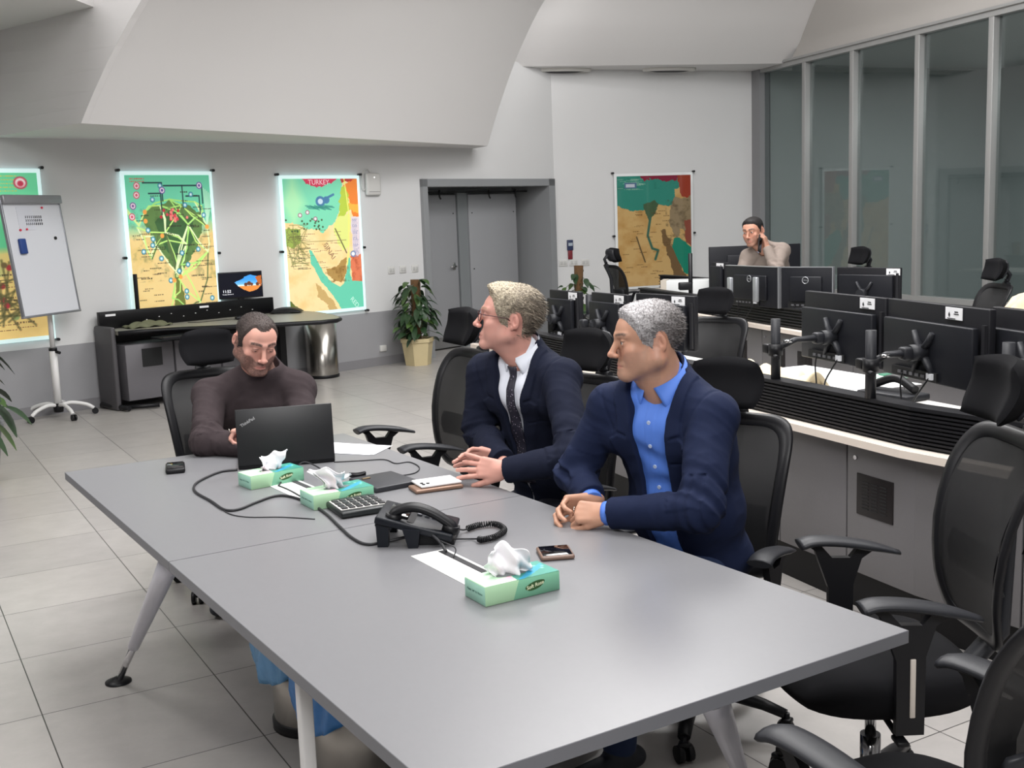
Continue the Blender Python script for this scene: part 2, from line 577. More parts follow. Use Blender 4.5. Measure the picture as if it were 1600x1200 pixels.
# dim room behind the glass
M_br = mat('dim_room_paint', (165, 172, 172), 0.8)
wall('wall_beyond', ong(-1.2, 4.2, 0), ong(11, 4.2, 0), 0, 3.6, M_br)
wall('wall_beyond', ong(-0.05, 0.2, 0), ong(-0.05, 4.2, 0), 0, 3.6, M_br, side=-1)
b = MB().prism([tuple(ong(-1, .2, 0)[:2]), tuple(ong(11, .2, 0)[:2]), tuple(ong(11, 4.4, 0)[:2]), tuple(ong(-1, 4.4, 0)[:2])], 3.6, 3.7)
o = b.build('ceiling_beyond', M_br); tag(o, kind='structure')
pb_ = ong(5, 2.4, 3.4)
area('fill_light_beyond', pb_, (pb_.x, pb_.y, 0), 1.2, 6.0, 112, (0.97, 1.0, 1.0)).rotation_euler = (0, 0, GR + R(90))  # added fill, only there to brighten the view through the glass
# ------------------------------------------------------------------ painting helpers for printed surfaces
class Paint:
    def __init__(s, W, H, asp, col):
        s.W, s.H = W, H
        u, v = np.meshgrid((np.arange(W) + .5) / W, (np.arange(H) + .5) / H)
        s.u, s.v = u, v * asp               # v measured in the same unit as u
        s.asp = asp
        s.c = np.zeros((H, W, 3)); s.c[:] = np.array(col) / 255
    def noise(s, seed, freq, oct=4):
        r = np.random.RandomState(seed)
        o = np.zeros_like(s.u); amp = 1; tot = 0
        for k in range(oct):
            g = r.rand(int(freq * s.asp) + 3, int(freq) + 3)
            x = s.u * freq; y = s.v * freq
            xi = x.astype(int); yi = y.astype(int)
            fx = x - xi; fy = y - yi
            fx = fx * fx * (3 - 2 * fx); fy = fy * fy * (3 - 2 * fy)
            yi = np.minimum(yi, g.shape[0] - 2); xi = np.minimum(xi, g.shape[1] - 2)
            o += amp * ((g[yi, xi] * (1 - fx) + g[yi, xi + 1] * fx) * (1 - fy) + (g[yi + 1, xi] * (1 - fx) + g[yi + 1, xi + 1] * fx) * fy)
            tot += amp; amp *= .55; freq *= 2.1
        return o / tot
    def blend(s, a, col):
        a = np.clip(a, 0, 1)[..., None]
        s.c = s.c * (1 - a) + np.array(col) / 255 * a
    def poly(s, pts, col, wob=0.012, seed=1, soft=0.006, a=1.0):
        n1 = (s.noise(seed, 14, 3) - .5) * wob * 4; n2 = (s.noise(seed + 9, 14, 3) - .5) * wob * 4
        x = s.u + n1; y = s.v / s.asp + n2
        ins = np.zeros(x.shape, bool)
        j = len(pts) - 1
        for i in range(len(pts)):
            xi, yi = pts[i]; xj, yj = pts[j]
            cnd = ((yi > y) != (yj > y)) & (x < (xj - xi) * (y - yi) / ((yj - yi) or 1e-9) + xi)
            ins ^= cnd; j = i
        s.blend(ins * a, col)
        return ins
    def line(s, pts, w, col, a=1.0):
        d = np.full(s.u.shape, 9.0)
        for (x0, y0), (x1, y1) in zip(pts[:-1], pts[1:]):
            y0 *= s.asp; y1 *= s.asp
            dx, dy = x1 - x0, y1 - y0
            t = np.clip(((s.u - x0) * dx + (s.v - y0) * dy) / (dx * dx + dy * dy + 1e-12), 0, 1)
            d = np.minimum(d, np.hypot(s.u - x0 - t * dx, s.v - y0 - t * dy))
            y0 /= s.asp; y1 /= s.asp
        s.blend((1 - (d - w / 2) / (0.75 / s.W) * .5) * a, col)
    def dot(s, x, y, r, col, a=1.0):
        d = np.hypot(s.u - x, s.v - y * s.asp)
        s.blend((1 - (d - r) / (0.75 / s.W) * .5) * a, col)
    def rect(s, x0, y0, x1, y1, col, a=1.0):
        vv = s.v / s.asp
        s.blend(((s.u > x0) & (s.u < x1) & (vv > y0) & (vv < y1)) * a, col)
    def words(s, x, y, n, col, seed=0, h=.008, gap=.018, wmax=.1, a=.8):
        """rows of tiny unreadable print, as small dashes"""
        r = random.Random(seed)
        for k in range(n):
            xx = x
            while xx < x + wmax:
                wd = r.uniform(.008, .022)
                s.rect(xx, y + k * gap, xx + wd, y + k * gap + h, col, a)
                xx += wd + .006
    def mesh(s, name, width, m, parent, loc=(0, 0, 0)):
        """upright panel in local XZ facing -Y; local x to the right"""
        W, H = s.W, s.H
        hgt = width * s.asp
        xs = np.linspace(-width / 2, width / 2, W + 1); zs = np.linspace(hgt / 2, -hgt / 2, H + 1)
        X, Z = np.meshgrid(xs, zs)
        co = np.stack([X, np.zeros_like(X), Z], -1).reshape(-1, 3)
        i = np.arange(H * W).reshape(H, W); r0 = (np.arange(H)[:, None] * (W + 1) + np.arange(W)[None, :])
        q = np.stack([r0 + W + 1, r0 + W + 2, r0 + 1, r0], -1).reshape(-1, 4)
        me = bpy.data.meshes.new(name)
        me.vertices.add(len(co)); me.vertices.foreach_set('co', co.ravel())
        me.loops.add(q.size); me.loops.foreach_set('vertex_index', q.ravel().astype(np.int32))
        me.polygons.add(len(q)); me.polygons.foreach_set('loop_start', np.arange(0, q.size, 4).astype(np.int32))
        me.update()
        at_ = me.color_attributes.new('Col', 'FLOAT_COLOR', 'CORNER')
        c = s.c.reshape(-1, 3)
        c = np.where(c <= .04045, c / 12.92, ((c + .055) / 1.055) ** 2.4)
        c = np.repeat(np.concatenate([c, np.ones((len(c), 1))], 1), 4, axis=0)
        at_.data.foreach_set('color', c.astype(np.float32).ravel())
        me.materials.append(m)
        o = bpy.data.objects.new(name, me)
        COL.objects.link(o)
        o.parent = parent
        o.location = loc
        return o

TEAL, SAND = (122, 208, 172), (228, 200, 138)
def map_network():
    p = Paint(210, 315, 1.5, SAND)
    v = p.v / p.asp
    n = p.noise(3, 5)
    p.blend((n - .45) * 1.6, (205, 178, 105))
    p.blend(1 - np.clip((v - .30 + (n - .5) * .15) / .12, 0, 1), (112, 205, 168))
    p.blend(np.clip((.12 - v) / .15, 0, 1) * .5, (90, 190, 150))
    p.poly([(.16, .27), (.3, .2), (.5, .17), (.72, .2), (.9, .27), (.86, .4), (.78, .5), (.62, .62), (.55, .7), (.48, .62), (.38, .52), (.25, .42)], (96, 128, 74), seed=4)
    g = p.poly([(.3, .3), (.5, .24), (.75, .28), (.76, .42), (.62, .55), (.52, .6), (.4, .48)], (66, 100, 62), seed=8)
    p.blend((p.noise(12, 18) - .5) * .8 * ((v > .2) & (v < .7)), (40, 66, 40))
    p.poly([(.5, .7), (.56, .7), (.6, .85), (.55, 1.0), (.45, 1.0), (.47, .84)], (110, 120, 62), seed=5)
    p.poly([(.2, .9), (.34, .88), (.36, .96), (.24, .97)], (88, 150, 82), seed=6)
    r = random.Random(11)
    nodes = [(.2, .24), (.5, .16), (.64, .2), (.8, .18), (.9, .28), (.93, .35), (.92, .52), (.58, .6), (.56, .68), (.3, .46), (.42, .38), (.24, .55), (.5, .66), (.44, .82), (.62, .9), (.36, .97), (.78, .86), (.1, .34), (.17, .4), (.66, .46), (.7, .33), (.38, .2)]
    for k in range(170):
        a, b = r.sample(nodes, 2)
        if math.hypot(a[0] - b[0], a[1] - b[1]) < .4:
            mid = ((a[0] + b[0]) / 2 + r.uniform(-.04, .04), (a[1] + b[1]) / 2 + r.uniform(-.03, .03))
            p.line([a, mid, b], .007, r.choice([(196, 236, 130), (228, 242, 190), (170, 222, 120), (90, 110, 70)]))
    for k in range(9):
        p.line([(.0, .22 + k * .012), (.12, .32 + k * .006), (.2, .24)], .006, (210, 232, 150), .8) if k < 3 else p.line([(.93, .35), (.86 + k * .02, .06 + k * .01)], .006, (190, 230, 200), .7)
    for (x0, y0, x1, y1) in ((.2, .05, .42, .05), (.66, .07, .9, .07), (.26, .12, .4, .14), (.44, .07, .66, .1), (.7, .14, .86, .14)):
        p.line([(x0, y0), (x1, y0), (x1, y1 + .12)], .007, (34, 54, 60), .85)
    for k in range(70):
        x = r.choice([r.uniform(.02, .3), r.uniform(.62, .9), r.uniform(.3, .8)]); y = r.uniform(.1, .97)
        p.words(x, y, 1, (54, 48, 42), k, .007, .02, r.uniform(.06, .17), .7)
    for k in range(24):
        p.dot(.52 + r.gauss(0, .06), .27 + r.gauss(0, .022), .012, r.choice([(206, 70, 82), (228, 130, 120), (190, 52, 66)]))
    for (x, y) in [(.27, .42), (.26, .46), (.22, .36), (.6, .52), (.55, .64), (.66, .6), (.62, .78), (.62, .82), (.93, .84), (.78, .9), (.7, .9), (.15, .5), (.76, .13), (.4, .07), (.9, .27), (.68, .2), (.3, .16), (.44, .7), (.35, .55), (.8, .5)]:
        p.dot(x, y, .024, (60, 120, 140)); p.dot(x, y, .016, (130, 190, 206)); p.dot(x, y, .006, (240, 244, 240))
    for (x, y, c) in [(.13, .07, (206, 90, 110)), (.12, .13, (206, 90, 110)), (.07, .2, (130, 90, 150)), (.87, .07, (110, 90, 160)), (.05, .27, (206, 90, 110)), (.42, .1, (110, 90, 160))]:
        p.dot(x, y, .032, c); p.dot(x, y, .022, (238, 226, 226)); p.dot(x, y, .011, c)
    for (x, y) in [(.2, .24), (.2, .3), (.93, .35), (.56, .68), (.48, .7), (.38, .4)]:
        p.dot(x, y, .02, (235, 160, 80))
    p.words(.05, .02, 2, (214, 96, 80), 3, .008, .018, .16, .8)
    return p
def map_sinai():
    p = Paint(200, 320, 1.6, (236, 214, 160))
    v = p.v / p.asp
    n = p.noise(5, 6)
    p.blend((n - .45) * 1.4, (222, 184, 112))
    p.poly([(-.1, -.1), (.78, -.1), (.78, .12), (.75, .2), (.66, .34), (.5, .4), (.25, .37), (.1, .33), (-.1, .3)], TEAL, seed=2)
    p.blend(((v < .4) & (p.c[..., 1] > .78) & (p.c[..., 0] < .55)) * np.clip(.9 - abs(p.u - .12) * 4 - abs(v - .18) * 3, 0, .6), (196, 236, 176))
    p.poly([(.25, -.02), (.3, .02), (.4, .05), (.52, .06), (.62, .035), (.68, .012), (.72, -.02)], (204, 64, 92), seed=3)
    p.poly([(.7, -.05), (1.1, -.05), (1.1, .04), (.8, .02)], (180, 60, 50), seed=5)
    p.poly([(.8, .04), (1.1, .0), (1.1, .3), (.92, .3), (.86, .14)], (226, 128, 56), seed=6)
    p.poly([(.84, .2), (1.1, .2), (1.1, .3), (.94, .27)], (248, 172, 70), seed=7)
    p.poly([(.78, .06), (.86, .06), (.88, .25), (.76, .3), (.7, .33)], (176, 196, 72), seed=8)
    p.poly([(.64, .36), (.72, .29), (.88, .28), (.84, .5), (.74, .56), (.66, .45)], (216, 222, 130), seed=9)
    p.poly([(.88, .3), (1.1, .3), (1.1, .6), (.9, .6)], (214, 202, 208), seed=12)
    p.poly([(.84, .6), (1.1, .58), (1.1, .84), (.86, .78)], (214, 120, 86), seed=13)
    p.blend((p.noise(31, 16) - .5) * 2 * ((p.u > .84) & (v > .6) & (v < .82)), (160, 66, 44))
    p.poly([(-.1, .36), (.2, .38), (.2, .46), (.06, .52), (-.1, .48)], (150, 170, 82), seed=14)
    p.poly([(.29, .53), (.33, .54), (.42, .65), (.48, .72), (.56, .78), (.68, .83), (.74, .8), (.78, .72), (.83, .61), (.85, .62), (.83, .72), (.86, .79), (1.1, .82), (1.1, 1.1), (.74, 1.1), (.66, .97), (.54, .86), (.42, .76), (.3, .63)], (102, 196, 166), wob=.006, seed=15)
    p.poly([(.5, .68), (.66, .66), (.8, .6), (.78, .7), (.7, .8), (.62, .78), (.52, .74)], (150, 112, 52), seed=16, a=.75)
    p.blend((p.noise(41, 20) - .5) * 2 * ((abs(p.u - .62) < .2) & (abs(v - .73) < .06)), (104, 70, 30))
    p.poly([(.34, .78), (.46, .84), (.62, .98), (.74, 1.1), (.6, 1.1), (.5, .96), (.38, .88)], (168, 132, 72), seed=17, a=.6)
    p.poly([(-.1, .88), (.1, .95), (.2, 1.1), (-.1, 1.1)], (96, 110, 56), seed=18)
    p.dot(.48, .17, .06, (74, 120, 158)); p.dot(.56, .16, .04, (74, 120, 158)); p.line([(.44, .18), (.66, .12)], .02, (74, 120, 158)); p.dot(.48, .17, .03, (190, 210, 220))
    for k in range(14):
        p.line([(.28 + k * .02, .2 + (k % 3) * .01), (.4 + k * .02, .21 + (k % 4) * .008)], .005, (56, 130, 118), .7)
    r = random.Random(4)
    for k in range(30):
        p.words(r.uniform(0, .18), r.uniform(.4, .68), 1, (90, 84, 60), k, .006, .02, .12, .7)
        p.line([(r.uniform(0, .25), r.uniform(.34, .66)), (r.uniform(0, .3), r.uniform(.34, .66))], .004, (116, 120, 70), .5)
        p.words(.9, .31 + k * .01, 1, (120, 120, 160), k, .005, .02, .06, .7)
    for k in range(24):
        p.words(r.uniform(.2, .7), r.uniform(.36, .7), 1, (120, 92, 60), 90 + k, .006, .02, .08, .5)
        p.dot(r.uniform(.0, .5), r.uniform(.3, .4), .008, (70, 90, 60))
    for (x, y) in ((.2, .27), (.3, .25), (.4, .3)):
        p.dot(x, y, .022, (150, 60, 90)); p.dot(x, y, .015, (220, 220, 220))
    p.line([(.82, .0), (.84, .12), (.86, .26), (.84, .5), (.8, .66)], .006, (230, 230, 120))
    p.line([(.66, .38), (.8, .57)], .006, (90, 84, 60))
    p.line([(.2, .47), (.8, .47)], .004, (150, 140, 90), .6)
    p.dot(.89, .58, .035, (110, 130, 170)); p.dot(.89, .58, .02, (235, 235, 235))
    return p
def map_coast():
    p = Paint(120, 180, 1.5, (246, 212, 136))
    v = p.v / p.asp
    n = p.noise(8, 5)
    p.blend((n - .5) * 1.0, (224, 190, 112))
    p.blend(1 - np.clip((v - .44) / .05, 0, 1), (108, 208, 156))
    p.blend(np.clip(.6 - abs(v - .22) * 5, 0, .5), (150, 232, 178))
    p.blend((1 - np.clip((p.u - .5) / .2, 0, 1)) * np.clip((v - .44) * 8, 0, 1) * (v < .62), (130, 178, 130))
    p.words(.62, .015, 5, (212, 196, 92), 3, .01, .022, .2, .9)
    p.dot(.86, .06, .05, (196, 60, 84)); p.dot(.86, .06, .036, (240, 220, 220)); p.dot(.86, .065, .02, (196, 60, 84))
    p.line([(.8, .14), (.93, .24), (1, .4)], .01, (170, 236, 190))
    r = random.Random(2)
    for k in range(26):
        p.line([(r.uniform(.3, .9), r.uniform(.5, .95)), (r.uniform(.3, .95), r.uniform(.5, .95))], .008, (90, 90, 60), .6)
        p.dot(r.uniform(.4, .9), r.uniform(.55, .95), .02, r.choice([(120, 100, 70), (180, 60, 70), (150, 170, 110)]))
        p.words(r.uniform(.4, .8), r.uniform(.6, .95), 1, (90, 80, 60), k, .007, .02, .16, .7)
    return p
def map_egypt():
    p = Paint(160, 240, 1.45, (196, 162, 106))
    v = p.v / p.asp
    n = p.noise(18, 6)
    p.blend((n - .42) * 1.6, (168, 122, 62))
    p.poly([(-.1, -.1), (1.1, -.1), (1.1, .1), (.78, .12), (.78, .24), (.7, .28), (.5, .27), (.36, .3), (.2, .31), (.08, .28), (-.1, .24)], (52, 132, 116), seed=2)
    p.blend((p.noise(3, 12) - .5) * 1.5 * (v < .12), (36, 96, 80))
    p.poly([(.28, -.05), (.36, .04), (.5, .02), (.66, .06), (.84, .03), (.8, -.05)], (128, 40, 60), seed=3)
    p.poly([(.8, -.05), (1.1, -.05), (1.1, .22), (.86, .2), (.84, .08)], (150, 62, 44), seed=4)
    p.poly([(.78, .2), (1.1, .2), (1.1, .55), (.84, .5), (.8, .6), (.7, .46), (.72, .28)], (142, 124, 96), seed=5)
    p.blend((p.noise(33, 20) - .5) * 2.0 * ((p.u > .65) & (v > .22) & (v < .7)), (84, 72, 52))
    p.poly([(.9, .42), (1.1, .4), (1.1, .72), (.92, .62)], (136, 74, 60), seed=6)
    p.poly([(.58, .5), (.64, .5), (.95, .98), (1.1, 1.1), (.8, 1.1), (.72, .82), (.6, .6)], (112, 88, 58), seed=9)
    p.poly([(.76, .58), (.84, .57), (.96, .64), (1.1, .72), (1.1, 1.0), (.9, .9), (.8, .76), (.73, .65)], (30, 128, 104), wob=.006, seed=7)
    p.poly([(.34, .26), (.5, .23), (.56, .27), (.46, .38), (.44, .42), (.4, .36)], (70, 92, 66), seed=8)
    p.line([(.44, .38), (.42, .46), (.4, .54), (.43, .6), (.46, .66), (.54, .68), (.5, .76)], .022, (58, 98, 82))
    p.line([(.25, .55), (.3, .66), (.36, .78)], .008, (70, 60, 44), .8)
    r = random.Random(3)
    for k in range(40):
        p.words(r.uniform(.05, .7), r.uniform(.3, .95), 1, (90, 66, 40), k, .007, .02, .08, .55)
        p.words(r.uniform(.0, .3), r.uniform(.02, .12), 1, (160, 190, 170), k, .007, .02, .08, .5)
    p.rect(.1, .06, .26, .11, (84, 110, 140)); p.rect(.12, .07, .24, .1, (190, 196, 206))
    return p

M_lit = mat_attr('backlit_print', 0.25, emit=0.42, coat=0.3)
M_print = mat_attr('glossy_print', 0.06, emit=0.0, coat=0.6)
M_glowedge = mat('backlit_acrylic_edge', (214, 240, 240), 0.2, emit=0.6)
M_acryl = mat('clear_acrylic_panel', (226, 228, 228), 0.08)
M_bolt = mat('black_standoff', (30, 30, 32), 0.35)
def wall_map(x0, x1, top, bottom, P0, ang, paint, lit, label, words=()):
    """panel between two photo columns on the wall plane; x0,x1 = positions along the wall"""
    d = U(ang)
    nrm = Vector((d.y, -d.x, 0))
    c = Vector((P0.x, P0.y, 0)) + d * ((x0 + x1) / 2) + nrm * 0.05
    r = empty('wall_map', (c.x, c.y, (top + bottom) / 2), R(ang), label, 'map')
    wd, h = x1 - x0, top - bottom
    pn = MB().box((0, 0.012, 0), (wd, 0.012, h), bevel=0.002)
    pn.build('backing_panel', M_glowedge if lit else M_acryl, r)
    mg = 0.036
    pw = wd - 2 * mg
    p = paint
    p_asp = (h - 2 * mg) / pw
    o = p.mesh('map_print', pw, M_lit if lit else M_print, r, (0, 0.002, 0))
    o.scale = (1, 1, p_asp / p.asp)
    for sx in (-1, 1):
        for z in (-h / 2 - 0.01, -0.05, h / 2 + 0.01):
            b = MB().tube([(sx * (wd / 2 + 0.018), 0.045, z), (sx * (wd / 2 + 0.018), -0.012, z)], 0.014, 10)
            b.build('standoff_bolt', M_bolt, r)
    for (t, size, u, v, rot, col) in words:
        text('lettering', t, size, mat('map_ink_%d_%d' % (col[0], col[2]), col, 0.5, emit=0.4 if lit else 0), r,
             (-pw / 2 + u * pw, -0.002, (h / 2 - mg) - v * (h - 2 * mg)), Matrix.Rotation(R(90), 4, 'X') @ Matrix.Rotation(R(rot), 4, 'Z'), 0.0005)
    if lit:
        l = bpy.data.lights.new('map_backlight', 'AREA'); l.shape = 'RECTANGLE'; l.size = wd * 1.04; l.size_y = h * 1.04; l.energy = 2.6; l.color = (0.86, 0.97, 1.0)
        lo_ = bpy.data.objects.new('map_backlight', l); COL.objects.link(lo_); lo_.parent = r
        lo_.location = (0, 0.022, 0); lo_.rotation_euler = (R(90), 0, R(180))
    return r
PW = Vector((-1.62, 12.8, 0))
def along(P):     # wall_left coordinate of a plan point
    return (Vector((P[0], P[1], 0)) - PW).dot(U(W_A))
wall_map(along((-5.0, 9.46)), along((-4.19, 10.27)), 2.23, 0.70, PW, W_A, map_coast(), True, 'backlit wall map behind the flip chart, mostly hidden by its board')
wall_map(along((-3.655, 10.80)), along((-2.965, 11.475)), 2.21, 0.68, PW, W_A, map_network(), True, 'backlit delta pipeline map on the wall above the black side desk')
wall_map(along((-2.405, 12.03)), along((-1.655, 12.765)), 2.17, 0.67, PW, W_A, map_sinai(), True, 'backlit map of Sinai beside the white wireless box',
         [('TURKEY', 0.075, .47, .028, 0, (235, 205, 212)), ('SINAI', 0.085, .56, .55, -56, (140, 108, 84)), ('RED', 0.075, .87, .96, -50, (190, 226, 214))])
wall_map(0.86, 2.06, 2.175, 0.60, B2, math.degrees(math.atan2((B3 - B2).y, (B3 - B2).x)), map_egypt(), False, 'unlit glossy country map on the wall right of the grey doorway')

# ------------------------------------------------------------------ small things fixed to the walls
def on_left(px, py):
    d = ray(px, py); n = Vector((-math.sin(R(W_A)), math.cos(R(W_A)), 0))
    t = n.dot(PW) / (n.x * d.x + n.y * d.y)
    return Vector((0, 0, CAM_H)) + d * t
def on_plane(px, py, P, ang):
    d = ray(px, py); n = Vector((-math.sin(R(ang)), math.cos(R(ang)), 0))
    t = n.dot(Vector((P.x, P.y, 0))) / (n.x * d.x + n.y * d.y)
    return Vector((0, 0, CAM_H)) + d * t
A_B = math.degrees(RZ)
A_R = math.degrees(math.atan2((B3 - B2).y, (B3 - B2).x))
M_plast = mat('ivory_plastic', (206, 205, 202), 0.4)
c = on_plane(580, 288, B1, A_B)
r = empty('wireless_box', (c.x, c.y, c.z), RZ, 'rounded white wireless box with a small light on the wall right of the Sinai map', 'router')
MB().box((0, -0.03, 0), (0.21, 0.05, 0.25), bevel=0.045, seg=4).build('casing', M_plast, r)
MB().box((0.0, -0.056, -0.085), (0.16, 0.003, 0.006)).build('slot', mat('shadow_grey_plastic', (150, 150, 148), 0.5), r)
MB().tube([(0.005, -0.054, 0.075), (0.005, -0.058, 0.075)], 0.006, 8).build('status_light', mat('status_white', (255, 255, 255), 0.4, emit=3), r)
pts = smooth_path([(-0.02, -0.02, 0.12), (-0.06, -0.02, 0.17), (-0.13, -0.015, 0.12), (-0.15, -0.01, -0.02), (-0.12, -0.01, -0.07), (-0.09, -0.01, -0.03)], 6)
MB().tube(pts, 0.006, 6).build('cable', M_plast, r)
def plate(px, py, P, ang, label, grp, wd=0.10, h=0.085, cat='socket'):
    c = on_plane(px, py, P, ang)
    r = empty('wall_socket', c, R(ang), label, cat, grp)
    MB().box((0, -0.006, 0), (wd, 0.012, h), bevel=0.004).build('cover_plate', M_plast, r)
    for k in (-1, 1):
        MB().box((k * wd * .22, -0.014, 0), (wd * .3, 0.006, h * .5), bevel=0.002).build('rocker', mat('rocker_grey', (186, 186, 184), 0.4), r)
for k, px in enumerate((611, 629, 648)):
    plate(px, 422 - k * 1.3, B1, A_B, ['leftmost', 'middle', 'rightmost'][k] + ' of three white wall plates left of the grey doorway', 'wall plates left of the doorway')
for k, px in enumerate((880, 896, 914)):
    plate(px, 411 - k * .6, B2, A_R, ['leftmost', 'middle', 'rightmost'][k] + ' of three white wall plates under the blue hanging holder', 'wall plates right of the doorway', 0.12, 0.09)
c = on_plane(597, 544, B1, A_B)
r = empty('floor_socket', c, RZ, 'white socket low on the grey lower wall beside the beige plant pot', 'socket')
MB().box((0, -0.015, 0), (0.09, 0.03, 0.07), bevel=0.004).build('cover_plate', M_plast, r)
c = on_plane(890, 383, B2, A_R)
r = empty('hanging_holder', c, R(A_R), 'small blue and red device holder on the white wall right of the doorway', 'holder')
MB().box((0, -0.015, 0.0), (0.085, 0.03, 0.14), bevel=0.006).build('case', mat('navy_plastic', (42, 52, 84), 0.4), r)
MB().box((0, -0.033, 0.01), (0.06, 0.004, 0.04)).build('display', mat('pale_display', (170, 180, 190), 0.3), r)
MB().box((0, -0.012, -0.13), (0.065, 0.024, 0.12), bevel=0.006).build('lower_case', mat('maroon_plastic', (120, 40, 48), 0.4), r)
# ------------------------------------------------------------------ office chair
M_blk = mat('black_plastic', (22, 22, 25), 0.42, spec=.3)
M_blk2 = mat('charcoal_plastic', (38, 39, 43), 0.45, spec=.3)
M_fab = mat('black_fabric', (15, 15, 18), 0.95, spec=.2, bump=0.3, bscale=900)
M_net = mat_mesh('chair_mesh', (10, 10, 13), 0.955)
M_chrome = mat('chrome', (200, 200, 202), 0.15, 1.0)
M_strip = mat('pale_inlay', (205, 196, 186), 0.4)
def rot_y(a): return Matrix.Rotation(a, 4, 'Y')
def office_chair(name, label, group='black mesh office chairs', loc=(0, 0, 0), rz=0.0, full=True):
    """faces local +X"""
    r = empty(name, loc, rz, label, 'chair', group)
    # seat
    b = MB()
    def seat(u, v):
        a = (u - .5) * 2; c = (v - .5) * 2
        x = .25 * a * math.sqrt(1 - .28 * c * c); y = .255 * c * math.sqrt(1 - .28 * a * a)
        return (x + .02, y, .475 + .035 * (1 - a ** 6) * (1 - c ** 6) - .03 * max(0, a) ** 3)
    b.grid(seat, 16, 16)
    def seatb(u, v):
        x, y, z = seat(1 - u, v); return (x, y, .40 + .0 * z + .02 * abs((u - .5) * 2) ** 4)
    b.grid(seatb, 16, 16)
    n = 17
    o = len(b.v)
    # rim joining top and underside
    def ring(k, base, flip):
        pts = []
        for i in range(16): pts.append((i, 0))
        for j in range(16): pts.append((16, j))
        for i in range(16): pts.append((16 - i, 16))
        for j in range(16): pts.append((0, 16 - j))
        i, j = pts[k % 64]
        return base + j * n + ((16 - i) if flip else i)
    fs = [(ring(k, 0, False), ring(k + 1, 0, False), ring(k + 1, n * n, True), ring(k, n * n, True)) for k in range(64)]
    b.f += fs; b.s += [True] * 64
    b.build('seat', M_fab, r)
    # mechanism and gas lift
    m = MB().box((-0.02, 0, .375), (.26, .17, .06), bevel=.015)
    m.box((-.12, 0, .36), (.16, .09, .07), rot_y(R(-20)), bevel=.01)
    m.tube([(0.02, .08, .37), (.02, .27, .355)], .008, 8)
    m.box((.02, .27, .352), (.03, .05, .012), bevel=.004)
    m.build('mechanism', M_blk, r)
    g = MB().tube([(0, 0, .08), (0, 0, .24)], .027, 16)
    g.tube([(0, 0, .24), (0, 0, .36)], .015, 16)
    g.build('gas_lift', M_chrome, r)
    for k in range(5):
        a = 2 * PI * k / 5 + .3
        l = MB().tube([(0, 0, .115), (.08 * math.cos(a), .08 * math.sin(a), .112), (.24 * math.cos(a), .24 * math.sin(a), .092), (.31 * math.cos(a), .31 * math.sin(a), .075)], [.036, .034, .024, .02], 10, flat=(1, .75))
        lg = l.build('leg', M_blk, r)
        c = MB(); cx, cy = .315 * math.cos(a), .315 * math.sin(a)
        q = Vector((-math.sin(a + .6), math.cos(a + .6), 0))
        for s_ in (-1, 1):
            p = Vector((cx, cy, .027)) + q * .016 * s_
            c.tube([p - q * .009, p + q * .009], .027, 14)
        c.tube([(cx, cy, .03), (cx, cy, .08)], .009, 8)
        c.box((cx, cy, .056), (.034, .034, .016), a, bevel=.006)
        c.build('caster', M_blk, r)
    # backrest: bent outline ring with woven mesh in it
    def back(y, z):          # surface
        t = (z - .55) / .50
        x = -.235 - .03 * math.sin(t * PI * .95 + .5) * .0 - .10 * t + .055 * math.sin(t * PI * 1.05)
        return x - .045 * (1 - (y / .25) ** 2)
    def outline(k, n, s_=1.0):
        a = 2 * PI * k / n
        ca, sa = math.cos(a), math.sin(a)
        e = 2 / 6.5
        y = math.copysign(abs(ca) ** e, ca); z = math.copysign(abs(sa) ** e, sa)
        wtop = .235 + .0 * z
        wy = (.178 + .062 * (z + 1) / 2 + .012 * (1 - z * z)) * s_
        zz = .778 + z * (.280 - (1 - s_) * .2) 
        return y * wy, zz
    N = 56
    def ringp(s_, off):
        out = []
        for k in range(N):
            y, z = outline(k, N, s_)
            out.append(Vector((back(y, z) + off, y, z)))
        return out
    f = MB()
    rings = [ringp(1.0, .008), ringp(1.0, -.022), ringp(.77, -.010), ringp(.77, .004)]
    vs = [p for q in rings for p in q]
    fs = []
    for i in range(4):
        j = (i + 1) % 4
        for k in range(N):
            k2 = (k + 1) % N
            fs.append((i * N + k, i * N + k2, j * N + k2, j * N + k))
    f.add(vs, fs, True)
    subd(f.build('back_frame', M_blk, r), 1)
    ms = MB()
    def net(u, v):
        a = (u - .5) * 2; z = (v - .5) * 2
        wy = (.178 + .062 * (z + 1) / 2 + .012 * (1 - z * z)) * .80
        zz = .778 + z * .247
        yy = a * wy
        return (back(yy, zz) + .0, yy, zz)
    ms.grid(net, 12, 14)
    ms.build('back_mesh', M_net, r)
    lb = MB().grid(lambda u, v: (back((u - .5) * .30, .66 + v * .10) - .03 + .012 * math.sin(v * PI), (u - .5) * .30, .66 + v * .10), 8, 6)
    lbo = lb.build('lumbar_pad', M_blk2, r); solid(lbo, .012)
    sp = MB().tube([(-.13, 0, .37), (-.24, 0, .40), (-.345, 0, .52), (-.355, 0, .70), (-.365, 0, .90), (-.42, 0, 1.02), (-.42, 0, 1.09)], [.03, .032, .03, .026, .024, .02, .016], 10, flat=(1.3, .7))
    sp.build('back_spine', M_blk2, r)
    # headrest
    def hr(u, v, off):
        a = (u - .5) * 2; c = (v - .5) * 2
        y = .135 * a * math.sqrt(1 - .32 * c * c); z = 1.165 + .088 * c * math.sqrt(1 - .30 * a * a)
        x = -.36 + .05 * a * a + .035 * c * c * (1 if c > 0 else .3) - .03 * c
        th = .036 * max(0, 1 - a ** 4) ** .5 * max(0, 1 - c ** 4) ** .5
        return (x + off * th, y, z)
